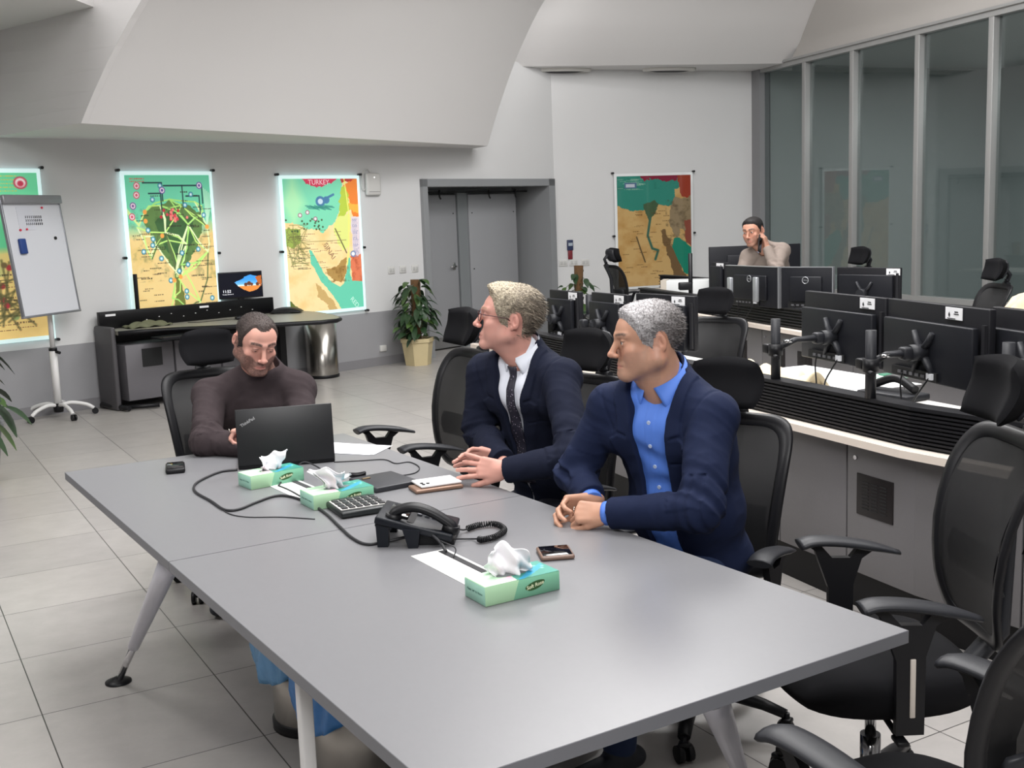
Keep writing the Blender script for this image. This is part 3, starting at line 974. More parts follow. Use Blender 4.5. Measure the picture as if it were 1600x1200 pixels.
    h = MB().grid(lambda u, v: hr(u, v, 1.1), 16, 12).grid(lambda u, v: hr(1 - u, v, -1), 16, 12)
    h.build('headrest', M_fab, r)
    k_ = MB().grid(lambda u, v: (hr(.12 + u * .76, .1 + v * .8, -1.25)), 10, 8)
    ko = k_.build('headrest_shell', M_blk2, r); solid(ko, .01)
    kb = MB().tube([(-.42, 0, 1.06), (-.445, 0, 1.12), (-.40, 0, 1.17)], [.016, .016, .02], 8, flat=(1.6, 1))
    kb.tube([(-.42, -.035, 1.05), (-.42, .035, 1.05)], .017, 10)
    kb.build('headrest_bracket', M_blk2, r)
    for s_ in (-1, 1):
        y = .27 * s_
        a = MB()
        prof = [(-.17, .655), (-.10, .675), (0, .695), (.08, .70), (.12, .69)]
        P = smooth_path([(x, y - s_ * .012 * (x + .17), z) for x, z in prof], 4)
        a.tube(P, [.012 + .012 * min(1, i / 5) for i in range(len(P))], 10, flat=(1.7, .55))
        a.build('arm_pad', M_blk2, r)
        q = MB()
        pr_ = [(-.034, .37), (.034, .37), (.036, .56), (.075, .672), (.10, .690), (.06, .690), (.026, .650), (-.026, .648), (-.055, .683), (-.10, .672), (-.060, .645), (-.036, .57)]
        q.prism(pr_, -.011, .011)
        q.v = [(vx_, y + vz_, vy_) for vx_, vy_, vz_ in q.v]
        q.tube([(0, y, .385), (0, y * .5, .375)], .016, 8)
        q.build('arm_bracket', M_blk, r)
        t = MB().box((-.004, y + s_ * .0125, .49), (.014, .006, .15), bevel=.0028)
        t.build('arm_inlay', M_strip, r)
    return r
chair0 = office_chair('office_chair', 'empty black mesh chair with headrest at the near right side of the grey table')
def chair(x, y, face, label, drop=0.0, first=[True]):
    if first[0]:
        c = chair0; first[0] = False
    else:
        c = copy_tree(chair0)
    c['label'] = label
    c.location = (x, y, 0)
    c.rotation_euler = (0, 0, R(face))
    if drop:
        for ch in c.children:
            if ch.name.split('.')[0] not in ('leg', 'caster', 'gas_lift'): ch.location.z -= drop
            if ch.name.startswith('gas_lift'): ch.scale.z = (.36 - drop) / .36
    return c
CH = {}
CH['big'] = chair(0.93, 2.84, 181, 'empty black mesh chair with headrest, pushed to the right edge of the grey table')
CH['near'] = chair(0.74, 2.00, 124, 'black chair seen from behind at the near right corner of the photo')
CH['corner'] = chair(-0.50, 4.93, 208, 'empty black mesh chair at the far table corner, left of the man with tie')
CH['m3'] = chair(0.56, 3.49, 238, 'black chair holding the man in the blue shirt', .10)
CH['m2'] = chair(0.07, 4.31, 222, 'black chair holding the man with glasses and tie', .06)
CH['m1'] = chair(-1.30, 5.08, -60, 'black mesh chair holding the man in the brown sweater', .08)
CH['row1'] = chair(1.14, 7.0, 232, 'black mesh chair behind the near monitor row, in front of the second console', .10)
CH['glass'] = chair(3.42, 8.6, 185, 'empty black chair standing alone against the tall glass wall', .05)
CH['map'] = chair(1.55, 13.3, 20, 'small black chair in front of the unlit country map')
CH['row2'] = chair(3.05, 10.6, 200, 'black chair whose headrest just shows behind the second row of monitors')
CH['edge'] = chair(3.42, 7.2, 186, 'black chair at the right photo edge behind the quilted jacket')

# ------------------------------------------------------------------ meeting table
TA = at(101, 738, .74); TB = at(537, 677, .74); TC = at(1420, 985, .74)
te = Vector((TC.x - TB.x, TC.y - TB.y, 0)); TLEN = te.length; te.normalize()
tw = Vector((TB.x - TA.x, TB.y - TA.y, 0)).normalized()
TA = Vector((TA.x, TA.y, 0)); TB = Vector((TB.x, TB.y, 0)); TC = Vector((TC.x, TC.y, 0))
TD = TA + te * (TLEN + 0.01)
tang = math.atan2(te.y, te.x)
M_table = mat('grey_laminate', (119, 119, 122), 0.32, noise=0.03, nscale=60)
M_tedge = mat('grey_edge_band', (112, 113, 118), 0.45)
M_leg = mat('lavender_white_metal', (204, 204, 214), 0.35, 0.2)
M_white = mat('white_metal', (222, 221, 220), 0.4)
tb = empty('meeting_table', (TA.x, TA.y, 0), tang, 'long grey meeting table with splayed pale legs in the foreground', 'table')
def tl(P, z=0):        # world plan point -> table local
    d = Vector((P.x, P.y, 0)) - TA
    return (d.dot(te), d.dot(Vector((-te.y, te.x, 0))), z)
la, lb_, lc, ld = tl(TA), tl(TB), tl(TC), tl(TD)
def lerp(a, b, t): return (a[0] + (b[0] - a[0]) * t, a[1] + (b[1] - a[1]) * t)
SM = 0.483
s0, s1 = lerp(la, ld, SM), lerp(lb_, lc, SM)
g = .0012
for poly in ([la, s0, s1, lb_], [(s0[0] + g * 2, s0[1]), ld, lc, (s1[0] + g * 2, s1[1])]):
    P2 = [(p[0], p[1]) for p in poly]
    top = MB().prism(P2, .712, .7395)
    tpo = top.build('tabletop', M_tedge, tb)
    cx = sum(p[0] for p in P2) / 4; cy = sum(p[1] for p in P2) / 4
    P3 = [(cx + (p[0] - cx) * .9985, cy + (p[1] - cy) * .9985) for p in P2]
    MB().prism(P3, .7395, .7402).build('laminate_surface', M_table, tpo)
fr_ = MB()
W_ = lb_[1] if abs(lb_[1]) > .5 else lc[1]
for t in (.12, .5, .88):
    a_ = lerp(la, ld, t); b_ = lerp(lb_, lc, t)
    fr_.box(((a_[0] + b_[0]) / 2, (a_[1] + b_[1]) / 2, .69), (.05, abs(b_[1] - a_[1]) - .3, .04))
for q in (.25, .75):
    a_ = lerp(la, lb_, q); b_ = lerp(ld, lc, q)
    fr_.box(((a_[0] + b_[0]) / 2, (a_[1] + b_[1]) / 2, .69), (abs(b_[0] - a_[0]) - .5, .05, .04))
fr_.build('under_frame', M_white, tb)
def tleg(top, foot):
    t = Vector(tl(top)[:2] + (.70,)); f = Vector(tl(foot)[:2] + (.0,))
    d = f - t
    a = MB().tube([t, t + d * .1, t + d * .66], [.033, .031, .019], 18)
    lg = a.build('leg', M_leg, tb)
    for q in (.56, .61):
        p = t + d * q
        c = Vector(tl(Vector((0, 0, 0)))) - p; c.z = 0; c.normalize()
        MB().tube([p + c * .015, p + c * .0235], .005, 8).build('screw_hole', M_dark, lg)
    MB().tube([t + d * .655, t + d * .955], [.0125, .0115], 14).build('foot_rod', M_chrome, lg)
    MB().lathe([(0.0001, .0), (.047, .0), (.047, .006), (.03, .012), (.012, .022), (0.0001, .022)], (f.x, f.y, 0)).build('foot_pad', M_blk, lg)
tleg(at(240, 872, .71) + tw * .05, at(185, 1066, 0))
tleg(at(1128, 1092, .70) - te * .03, at(1175, 1255, 0))
tleg(TB + te * .4 - tw * .12, TB + te * .25 + tw * .02)
mp_ = MB()
pm = tl(at(455, 1100, .62) + tw * .03)
mp_.box((pm[0], pm[1], .35), (.030, .030, .70), bevel=.004)
mp_.build('leg', M_white, tb)

# white cable flaps let into the top
def flap(pa, pb, pc, label):
    """pa far-left corner, pb far-right, pc near-left photo points"""
    a, b, c = (at(*p, .7405) for p in (pa, pb, pc))
    e1 = (b - a); e2 = (c - a)
    ang = math.atan2(e1.y, e1.x)
    r = empty('cable_flap', (a.x, a.y, .7403), ang, label, 'cable flap', 'white cable flaps in the table')
    L = e1.length; n = Vector((-math.sin(ang), math.cos(ang), 0)); W = e2.dot(n)
    mid = W / 2
    MB().box((L / 2, mid, .0008), (L, abs(W), .0016)).build('frame', mat('white_plate', (232, 232, 230), 0.35), r)
    MB().box((L / 2, mid - W * .0 + W * .12, .0018), (L * .95, abs(W) * .58, .001)).build('lid', mat('white_lid', (238, 238, 236), 0.3), r)
    MB().box((L / 2, mid - W * .31, .0022), (L * .93, abs(W) * .17, .002)).build('brush_strip', mat('brush_grey', (58, 58, 60), 0.9, bump=.5, bscale=600), r)
    return r
flap((697, 858), (800, 908), (641, 869), 'white cable flap under the nearest tissue box')
flap((466, 750), (520, 773), (426, 762), 'white cable flap between the two far tissue boxes')

# ------------------------------------------------------------------ consoles
M_panel = mat('grey_console_panel', (112, 110, 112), 0.5, noise=0.04, nscale=90)
M_edge = mat('cream_worktop_edge', (226, 214, 202), 0.45)
M_wtop = mat('pale_worktop', (214, 212, 208), 0.4)
M_rail = mat('black_slat_rail', (18, 17, 19), 0.5, spec=.25)
M_rail2 = mat('black_rail_cap', (30, 30, 33), 0.4, spec=.3)
def offset(line, n):
    """offset polyline to its right-hand (away from table) side"""
    out = []
    for i, p in enumerate(line):
        ds = []
        if i: ds.append((line[i] - line[i - 1]).normalized())
        if i < len(line) - 1: ds.append((line[i + 1] - line[i]).normalized())
        d = sum(ds, Vector((0, 0, 0))).normalized()
        k = 1 / max(.5, d.dot(ds[0]))
        out.append(p + Vector((-d.y, d.x, 0)) * n * k)
    return out
def strip(line, n0, n1, z0, z1):
    a, b = offset(line, n0), offset(line, n1)
    return [(p.x, p.y) for p in a] + [(p.x, p.y) for p in reversed(b)], z0, z1
def bandpart(name, line, n0, n1, z0, z1, m, parent=None):
    poly, a, b = strip(line, n0, n1, z0, z1)
    return MB().prism(poly, a, b).build(name, m, parent)
def console(line, tag_, depth=.85, units=None, slats=9, vent_units=()):
    w_ = empty('console_worktop', (0, 0, 0), 0, 'pale worktop with cream edge of the ' + tag_, 'worktop')
    bandpart('surface', line, 0.012, depth, .715, .745, M_wtop, w_)
    bandpart('front_edge', line, 0, .012, .715, .745, M_edge, w_)
    bandpart('ledge', line, 0.012, .055, .7451, .7461, M_edge, w_)
    rl = empty('console_rail', (0, 0, 0), 0, 'low black slatted rail along the ' + tag_, 'rail')
    bandpart('rail_core', line, .07, .10, .747, .888, M_rail, rl)
    for k in range(slats):
        z = .754 + k * (.132 / slats)
        bandpart('slat', line, .055, .07, z, z + .008, M_rail2, rl)
    bandpart('top_cap', line, .052, .135, .888, .902, M_rail2, rl)
    pl = bandpart('console_plinth', line, .13, .38, 0, .159, M_rail)
    tag(pl, 'recessed black plinth under the ' + tag_, 'plinth')
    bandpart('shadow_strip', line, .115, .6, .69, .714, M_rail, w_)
    # cabinets
    tot = 0; segs = []
    for a, b in zip(line[:-1], line[1:]):
        segs.append((tot, a, (b - a).normalized(), (b - a).length)); tot += (b - a).length
    s = units[0] % units[1]; k = 0
    while s < tot - .05:
        e = min(s + units[1], tot)
        for (t0, a, d, L) in segs:
            if t0 <= s + 1e-6 < t0 + L - .03:
                e = min(e, t0 + L)
                n = Vector((-d.y, d.x, 0))
                p = a + d * (s - t0) + n * .10
                wd = e - s - .009
                c = empty('console_cabinet', (p.x, p.y, .16), math.atan2(d.y, d.x), None, 'cabinet', 'grey cabinets of the ' + tag_)
                c['label'] = 'grey cabinet of the %s, %s' % (tag_, units[2][k % len(units[2])])
                MB().box((wd / 2, .17, .265), (wd, .30, .528)).build('carcass', M_rail, c)
                dr = MB().box((wd / 2, .009, .265), (wd, .018, .525), bevel=.002).build('door', M_panel, c)
                if k in vent_units:
                    v = MB().box((wd * .42, -.002, .335), (.21, .006, .17), bevel=.004)
                    v.build('vent_plate', mat('vent_brown_black', (34, 30, 31), 0.45, spec=.25), dr)
                    v = MB()
                    for ci in range(3):
                        for ri in range(9):
                            v.box((wd * .42 - .052 + ci * .052, -.0055, .281 + ri * .0135), (.038, .002, .005))
                    v.build('vent_slots', M_dark, dr)
                    MB().tube([(.05, 0, .48), (.05, -.006, .48)], .009, 12).build('lock', M_chrome, dr)
                k += 1
        s = e
    return w_
K0 = at(735, 537, .745); K1 = at(1180, 653, .745); K2 = at(1404, 703, .745); K3 = at(1590, 745, .745)
KL = [Vector((p.x, p.y, 0)) for p in (K0, K1, K2)]
KL[1] = KL[0].lerp(KL[2], .62)
d2 = U(-58)
KL.append(KL[2] + d2 * 1.9)
KL = [KL[0], KL[2], KL[3]]
u_seam = (at(1232, 700, .6) - at(735, 537, .6)).length
L01 = (KL[1] - KL[0]).length
s1232 = (Vector((at(1232, 705, .69).x, at(1232, 705, .69).y, 0)) - KL[0]).dot((KL[1] - KL[0]).normalized())
UW = max(.45, L01 - s1232)
VK = int((s1232 + .01 - s1232 % UW) / UW)
SEAM = s1232
console(KL, 'near monitor row', units=(SEAM % UW, UW, ['far end', 'second from the far end', 'third from the far end', 'behind the man with the tie', 'behind the blue-shirted man', 'left of the vented one', 'with the louvred vent plate', 'right of the vented one', 'behind the big empty chair', 'at the right photo edge', 'outermost']), vent_units=(VK,))
KB = [Vector((p.x, p.y, 0)) for p in (at(1040, 483, .745), at(1245, 518, .745))]
dkb = (KB[1] - KB[0]).normalized()
KB = [KB[0] - dkb * .8, KB[1], KB[1] + U(-77) * 2.0]
console(KB, 'second monitor row', depth=.68, units=(0, .62, ['far end', 'second', 'third', 'below the two-monitor pair', 'with dark vent left of the near monitors', 'behind the near monitors', 'near end', 'nearest end']), slats=6, vent_units=(2, 3, 4, 5))
KC = [Vector((1.75, 13.4, 0)), Vector((2.75, 10.9, 0))]
console(KC, 'third monitor row', units=(0, .66, ['far end', 'middle', 'near middle', 'near end']), slats=4)

# ------------------------------------------------------------------ monitors
M_mon = mat('monitor_shell', (25, 26, 31), 0.45, spec=.25)
M_mon2 = mat('monitor_strip', (30, 30, 34), 0.5)
M_screen = mat('dark_screen', (8, 8, 10), 0.12)
M_card = mat('white_card', (240, 240, 242), 0.6)
M_bezel = mat('silver_bezel', (170, 172, 176), 0.3, 0.6)
M_ink = mat('black_ink', (30, 30, 34), 0.6)
def monitor(loc, rz, w_=.60, h=.36, tall=.0, pole=None, card=None, label='', group='black monitors on the near row', silver=False, logo=False, arm=True, rail_h=.902):
    """back faces local -Y; loc = centre of the shell bottom; tall = extra upper hood behind"""
    r = empty('monitor', loc, rz, label, 'monitor', group)
    sh = MB().box((0, .012, h / 2), (w_, .030, h), bevel=.006)
    sh.build('housing', M_mon, r)
    if not tall: MB().box((0, -.012, h * .48), (w_ * .62, .022, h * .62), bevel=.009).build('rear_bulge', M_mon, r)
    MB().box((0, .0285, h / 2), (w_ - .02, .002, h - .024)).build('screen', M_screen, r)
    if silver:
        b = MB()
        b.box((w_ / 2 + .002, .012, h / 2), (.008, .034, h)); b.box((0, .012, h + .002), (w_ + .01, .034, .006))
        b.build('silver_rim', M_bezel, r)
    if logo:
        b = MB()
        ring = [(.024 * math.cos(2 * PI * k / 24), -.0245, h * .70 + .024 * math.sin(2 * PI * k / 24)) for k in range(25)]
        b.tube(ring, .003, 6)
        lo_ = b.build('logo', M_bezel, r)
        text('logo_letters', 'DELL', .017, M_bezel, lo_, (0, -.0245, h * .70), Matrix.Rotation(R(90), 4, 'X'), .0006)
    if tall:
        t = MB().box((.0, .055, (h + tall) / 2), (w_ + .075, .03, h + tall), bevel=.004)
        t.build('hood_panel', mat('hood_black', (26, 26, 30), 0.5, spec=.25), r)
        MB().box((w_ / 2 + .022, .036, h * .55), (.018, .02, h * 1.0)).build('side_rail', M_mon2, r)
    if card is not None:
        cx = card
        zc = h + (tall if tall else 0) - .034
        yc = .035 if tall else -.006
        cr = MB().box((cx, yc, zc + .005), (.104, .003, .046)); co_ = cr.build('name_card', M_card, r)
        q = MB()
        q.add([(cx - .032, yc - .003, zc), (cx - .026, yc - .003, zc - .010), (cx - .020, yc - .003, zc), (cx - .026, yc - .003, zc + .012)], [(0, 1, 2, 3)])
        q.box((cx + .018, yc - .003, zc + .012), (.022, .001, .004)); q.box((cx + .018, yc - .003, zc + .004), (.030, .001, .003))
        q.box((cx - .012, yc - .003, zc - .014), (.05, .001, .003))
        q.build('card_print', M_ink, co_)
    if arm:
        # VESA cross
        v = MB()
        for sx in (-1, 1):
            for sz in (-1, 1):
                v.tube([(0, -.012, h * .5), (sx * .040, -.012, h * .5 + sz * .045), (sx * .060, -.008, h * .5 + sz * .080)], [.024, .017, .014], 8, flat=(1, .6))
        v.tube([(0, -.005, h * .5), (0, -.07, h * .5)], .032, 14)
        v.build('mount_cross', M_blk2, r)
        if pole is not None:
            wp = at(pole[0], pole[1], rail_h)
            lp_ = (Matrix.Translation(loc) @ Matrix.Rotation(rz, 4, 'Z')).inverted() @ wp
            px_, py_, pz = lp_.x, lp_.y, lp_.z
            a = MB()
            pts = [(0, -.07, h * .5), (px_ * .45, py_ * .5 - .05, h * .5 - .0), (px_, py_, h * .5 - .03)]
            a.tube(pts, [.02, .016, .02], 10, flat=(1.2, .8))
            a.box((-.0 + px_ * .12, -.085, h * .5), (.05, .045, .05), bevel=.01)
            a.build('arm', M_blk2, r)
            ptop = max(h * .5 + .10, pz + .22)
            a = MB().tube([(px_, py_, pz), (px_, py_, ptop)], .021, 14)
            a.build('pole', M_blk2, r)
            a = MB().tube([(px_, py_, h * .5 - .06), (px_, py_, h * .5 - .01)], .031, 14)
            a.box((px_ - .05, py_ - .005, h * .5 - .035), (.05, .04, .04), bevel=.006)
            a.tube([(px_ - .07, py_, h * .5 - .055), (px_ + .05, py_ - .02, h * .5 - .065)], .011, 8)
            a.build('clamp', M_blk, r)
            a = MB().tube([(px_ + .05, py_ + .03, h * .5 - .0), (px_ + .05, py_ + .03, h * .5 + .012)], .02, 12)
            a.build('joint_cap', M_chrome, r)
    p = MB().box((-w_ * .10, -.006, h * .11), (w_ * .52, .012, h * .15))
    p.build('port_recess', mat('port_black', (14, 14, 16), 0.5), r)
    q = MB()
    for k in range(5):
        q.box((-w_ * .26 + k * .04, -.014, h * .10), (.022, .004, .012))
    q.build('ports', mat('port_grey', (110, 110, 114), 0.4, 0.4), r)
    q = MB().box((w_ * .10, -.016, h * .12), (.035, .012, .024))
    q.build('plug', mat('plug_white', (210, 212, 216), 0.4), r)
    c1 = smooth_path([(w_ * .10, -.018, h * .10), (w_ * .05, -.03, -.02), (-w_ * .08, -.02, -.09), (-w_ * .16, .0, -.17)], 6)
    MB().tube(c1, .004, 6).build('cable', M_blk, r)
    c2 = smooth_path([(-w_ * .22, -.016, h * .09), (-w_ * .23, -.02, -.03), (-w_ * .24, -.01, -.12), (-w_ * .30, .0, -.17)], 6)
    MB().tube(c2, .004, 6).build('cable', M_blk, r)
    return r
def mon_between(pl, pr, ztop, h, **k):
    """top-left and top-right photo points at height ztop"""
    a, b = at(*pl, ztop), at(*pr, ztop)
    d = b - a; rz = math.atan2(d.y, d.x)
    c = (a + b) / 2
    tall = k.get('tall', 0)
    return monitor((c.x, c.y, ztop - h - tall), rz, w_=Vector((d.x, d.y, 0)).length - (.075 if tall else 0), h=h, **k)
mon_between((1246, 455), (1371, 467), 1.255, .235, tall=.07, card=.19, pole=(1212, 592), label='monitor with name card on an arm, left of the pair above the slatted rail')
mon_between((1374, 467), (1531, 485), 1.255, .235, tall=.07, card=.13, pole=(1360, 622), label='large monitor with name card and cross bracket, right of the pair above the slatted rail')
mon_between((1535, 480), (1712, 500), 1.255, .235, tall=.07, card=None, pole=(1573, 655), label='monitor cut by the right photo edge on the near row')
mon_between((985, 459), (1076, 464), 1.19, .25, tall=.05, card=.12, pole=(972, 527), label='monitor with name card just above the grey-haired man in the blue shirt')
mon_between((915, 457), (971, 462), 1.18, .25, tall=.05, card=.12, pole=(921, 512), label='monitor with name card left of the blue-shirted man and right of the moss pole plant')
mon_between((850, 453), (896, 457), 1.17, .25, tall=.05, card=.12, pole=(868, 500), label='farthest monitor with name card beside the head of the man with glasses')
G2 = 'black monitors on the second row'
mon_between((1135, 415), (1216, 418), 1.20, .31, silver=True, logo=True, arm=False, group=G2, label='silver rimmed monitor in front of the standing man on the phone')
mon_between((1221, 418), (1301, 418), 1.20, .31, silver=True, logo=True, arm=False, group=G2, label='silver rimmed monitor right of the standing man on the phone')
mon_between((1303, 418), (1402, 419), 1.20, .26, tall=.05, card=.20, pole=None, group=G2, label='black monitor with name card below the tall glass wall, in the second row')
mon_between((1105, 410), (1130, 411), 1.20, .31, tall=.03, card=.02, arm=False, group=G2, label='narrow monitor seen edge-on left of the standing man')
a = at(1107, 390, 1.25); b = at(1180, 387, 1.25)
m_ = monitor((a.x + .45, a.y - .1, .86), math.atan2(b.y - a.y, b.x - a.x), .95, .42, arm=False, group='black monitors on the third row', label='wide black screen behind the standing man on the phone')

# monitor stands: silver slabs of the second row's screens
for (px, py) in ((1141, 470), (1181, 470), (1253, 470)):
    p = at(px, py + 4, .93)
    b = MB().box((p.x, p.y, 1.035), (.055, .03, .19), R(-72), bevel=.008)
    o = b.build('monitor_stand', mat('stand_silver', (165, 168, 172), 0.35, 0.5))
    tag(o, 'silver stand column %s' % {1141: 'at the left side of the phone man\'s monitor', 1181: 'in the middle of the phone man\'s monitor', 1253: 'behind the monitor right of the phone man'}[px], 'stand', 'silver monitor stands')

# papers and things on the consoles
a = at(1295, 590, .747)
r = MB().box((a.x, a.y, .7465), (.9, .42, .003), R(-66)).build('white_desk_pad', mat('bright_white', (238, 240, 240), 0.5)); tag(r, 'bright white desk pad lying on the near console', 'desk pad')
p = at(1398, 588, .75)
r = empty('green_notepad', (p.x, p.y, .749), R(20), 'pale green pad on the near console under the large monitor', 'notepad')
MB().box((0, 0, .004), (.22, .16, .008), bevel=.002).build('pad', mat('mint_paper', (190, 226, 206), 0.6), r)
MB().box((-.03, .02, .012), (.08, .05, .008), bevel=.003).build('clip', mat('dark_green', (60, 120, 96), 0.5), r)
p = at(1395, 620, .75)
r = empty('headset_stand', (p.x, p.y, .746), R(-60), 'dark keyboard tray and handset lying behind the slatted rail', 'handset')
MB().box((0, 0, .015), (.30, .16, .03), bevel=.008).build('base', M_blk2, r)
MB().tube(smooth_path([(-.12, 0, .05), (0, .02, .09), (.13, 0, .05)], 6), .02, 10).build('receiver', M_blk, r)
# knitted cream runner (crumpled cloth) behind the rail
p = at(1215, 588, .80)
r = MB()
def cloth(u, v):
    x = (u - .5) * .62; y = (v - .5) * .20
    z = .05 * math.sin(v * PI) + .022 * math.sin(u * 21) * math.sin(v * PI) + .012 * math.sin(u * 47 + v * 9)
    return (x, y + .02 * math.sin(u * 18), max(z, 0.0) + .008)
r.grid(cloth, 60, 16)
o = r.build('folded_scarf', mat('cream_wool', (226, 210, 176), 0.9, bump=.6, bscale=120, sheen=.3)); solid(o, .02)
o.location = (p.x, p.y, .76); o.rotation_euler = (0, 0, R(-66)); tag(o, 'crumpled cream knitted cloth lying behind the slatted rail', 'cloth')
# white box with papers far behind
p = at(1085, 458, .80)
r = empty('document_box', (p.x + .1, p.y, .745), R(-15), 'low white box of papers on the far console below the country map', 'box')
MB().box((0, 0, .10), (.75, .3, .19), bevel=.005).build('carton', mat('white_card_box', (206, 208, 208), 0.6), r)
MB().box((-.40, -.02, .10), (.06, .26, .2)).build('paper_stack', mat('paper_beige', (186, 178, 166), 0.7), r)
p = at(1079, 440, 1.0)
r = empty('webcam_pole', (p.x, p.y, .94), 0, 'thin black pole with clamp in front of the white document box', 'pole')
MB().tube([(0, 0, -.19), (0, 0, .32)], .02, 10).build('pole', M_blk, r)
MB().box((-.05, 0, .02), (.12, .08, .07), bevel=.01).build('clamp', M_blk, r)

# ------------------------------------------------------------------ side desk at the left wall
def wl(s, d, z):        # along wall_left from PW, d = distance into the room
    v = PW + U(W_A) * s + U(W_A - 90) * d
    return Vector((v.x, v.y, z))
def wls(P):
    v = Vector((P[0], P[1], 0)) - PW
    return v.dot(U(W_A)), v.dot(U(W_A - 90))
M_dg = mat('dark_grey_laminate', (74, 72, 75), 0.5, noise=.04, nscale=60)
M_top = mat('worn_grey_worktop', (150, 148, 138), 0.4, noise=.05, nscale=12)
WAr = R(W_A)
sA, dA = wls(at(192, 640, 0)); sB, dB = wls(at(527, 497, .74)); sC, dC = wls(at(430, 465, .9)); sR, dR = wls(at(160, 484, .9))
sA = -3.25
dsk = empty('side_desk', wl(sA, 0, 0), WAr, 'dark grey side desk against the left wall, with black back rail and rounded right end', 'desk')
sp_ = MB().box((.03, -.21, .39), (.05, .36, .78), bevel=.02, seg=3)
sp_.build('end_panel', M_dg, dsk)
out = [(.06, .42), (.30, .46), (.60, .62), (.95, .92), (1.30, 1.20), (1.62, 1.40), (1.80, 1.41), (1.92, 1.30), (2.05, 1.02), (2.15, .72), (2.22, .42)]
poly = [(.06, -.06)] + [(x, -y) for x, y in out] + [(2.22, -.06)]
MB().prism(poly, .705, .742).build('worktop', M_top, dsk)
MB().tube([(x, -y, .722) for x, y in out], .021, 8).build('worktop_edge', M_blk, dsk)
MB().box((.98, -.10, .825), (1.90, .05, .165), bevel=.004).build('back_rail', mat('gloss_black', (12, 12, 14), 0.35, spec=.3), dsk)
b = MB()
for (x, z) in ((.14, .885), (1.12, .885)):
    b.box((x, -.1265, z - .012), (.10, .003, .02))
for k in range(10):
    b.box((.5 + k * .13, -.1265, .80 + (k % 3) * .018), (.012, .003, .006))
b.build('rail_labels', M_card, dsk)
for k in range(3):
    x = .36 + k * .50
    c = MB().box((x, -.24, .34), (.48, .34, .52), bevel=.004).build('cupboard', mat('mid_grey_laminate', (104, 102, 106), .5), dsk)
    MB().box((x + .02, -.413, .47), (.20, .008, .17)).build('vent_window', M_dark, c)
MB().tube([(.0, -.08, .035), (.05, -.46, .035), (.06, -.52, .03)], .024, 8).tube([(.06, -.40, .03), (.34, -.56, .03)], .020, 8).build('foot_bar', M_blk, dsk)
b = MB().box((1.62, -.70, .35), (.07, .07, .70))
b.build('leg', M_blk, dsk)
MB().box((1.05, -.03, .35), (1.95, .02, .70)).build('glow_block_panel', M_dg, dsk)  # added dark panel, blocks the wall glow under the desk
b = MB().box((.62, -.60, .655), (.55, .26, .018), bevel=.004); b.box((.62, -.74, .66), (.58, .03, .03), bevel=.004)
b.build('keyboard_tray', M_blk, dsk)
b = MB().grid(lambda u, v: (.10 + .42 * u, -.17 - .20 * v, .752 + .045 * math.sin(u * PI) ** .6 * math.sin(v * PI) ** .6 + .008 * math.sin(u * 17 + v * 11)), 24, 14)
o = b.build('folded_jacket', mat('olive_cloth', (106, 108, 84), 0.9, noise=.2, nscale=20, bump=.5, bscale=60)); solid(o, .01)
o.location = wl(sA + .12, 0, 0); o.rotation_euler = (0, 0, WAr); tag(o, 'crumpled olive cloth lying on the side desk', 'cloth')
c1 = at(238, 515, .75)
# lock-screen laptop on the side desk
pa, pb = at(345, 470, .80), at(413, 469, .80)
p = (on_left(345, 450), on_left(418, 450))
s_, d_ = wls(at(380, 470, .90))
scr = empty('small_monitor', wl(s_ + .02, .11, .925), R(30), 'small screen showing a cave beach lock screen on the side desk', 'monitor')
MB().box((0, 0.012, .135), (.46, .02, .27), bevel=.004).build('housing', M_blk, scr)
MB().box((0, .02, -.05), (.06, .02, .14)).build('stand', M_blk, scr)
p = Paint(120, 68, .56, (10, 12, 24))
v = p.v / p.asp
ins = p.poly([(.36, .38), (.5, .3), (.62, .16), (.74, .1), (.86, .16), (.98, .2), (1.0, .5), (.9, .72), (.7, .82), (.58, .72), (.46, .6)], (60, 140, 214), wob=.01, seed=3)
msk = ins
p.blend(msk * np.clip((v - .3) * 3, 0, 1) * .8, (170, 214, 236))
p.blend(msk * (v > .55), (206, 128, 62))
p.blend(msk * (v > .5) * (v < .56), (190, 220, 226))
for (x, y, r_) in ((.62, .5, .05), (.7, .46, .06), (.76, .5, .04), (.9, .5, .05)):
    p.dot(x, y, r_ * .7, (92, 54, 40))
p.poly([(.86, .2), (1.0, .14), (1.0, .6), (.93, .5)], (170, 92, 44), seed=5)
p.mesh('screen', .44, mat_attr('lit_screen', .2, emit=.7), scr, (0, 0, .137))
text('clock', '11:52', .04, mat('screen_white', (240, 240, 245), .4, emit=.8), scr, (-.15, -.003, .075), Matrix.Rotation(R(90), 4, 'X'))
text('date', 'Monday, February 5', .014, MATS['screen_white'], scr, (-.14, -.003, .045), Matrix.Rotation(R(90), 4, 'X'))
s_, d_ = wls(at(224, 478, .90))
o = MB().box((0, 0, .16), (.035, .03, .36), bevel=.004).build('antenna_stick', M_blk); o.location = wl(-2.82, .10, .90); tag(o, 'upright black stick on the side desk in front of the delta map', 'antenna')
s_, d_ = wls(at(360, 502, .75))
r = empty('mouse', wl(-1.95, .50, .742), R(30), 'black computer mouse with cable on the side desk', 'mouse')
MB().box((0, 0, .018), (.11, .06, .034), bevel=.016, seg=3).build('shell', M_blk, r)
MB().tube(smooth_path([(-.05, 0, .01), (-.2, .05, .006), (-.38, .0, .006), (-.5, .08, .006)], 6), .003, 6).build('cable', M_blk, r)
p = at(458, 492, .75)
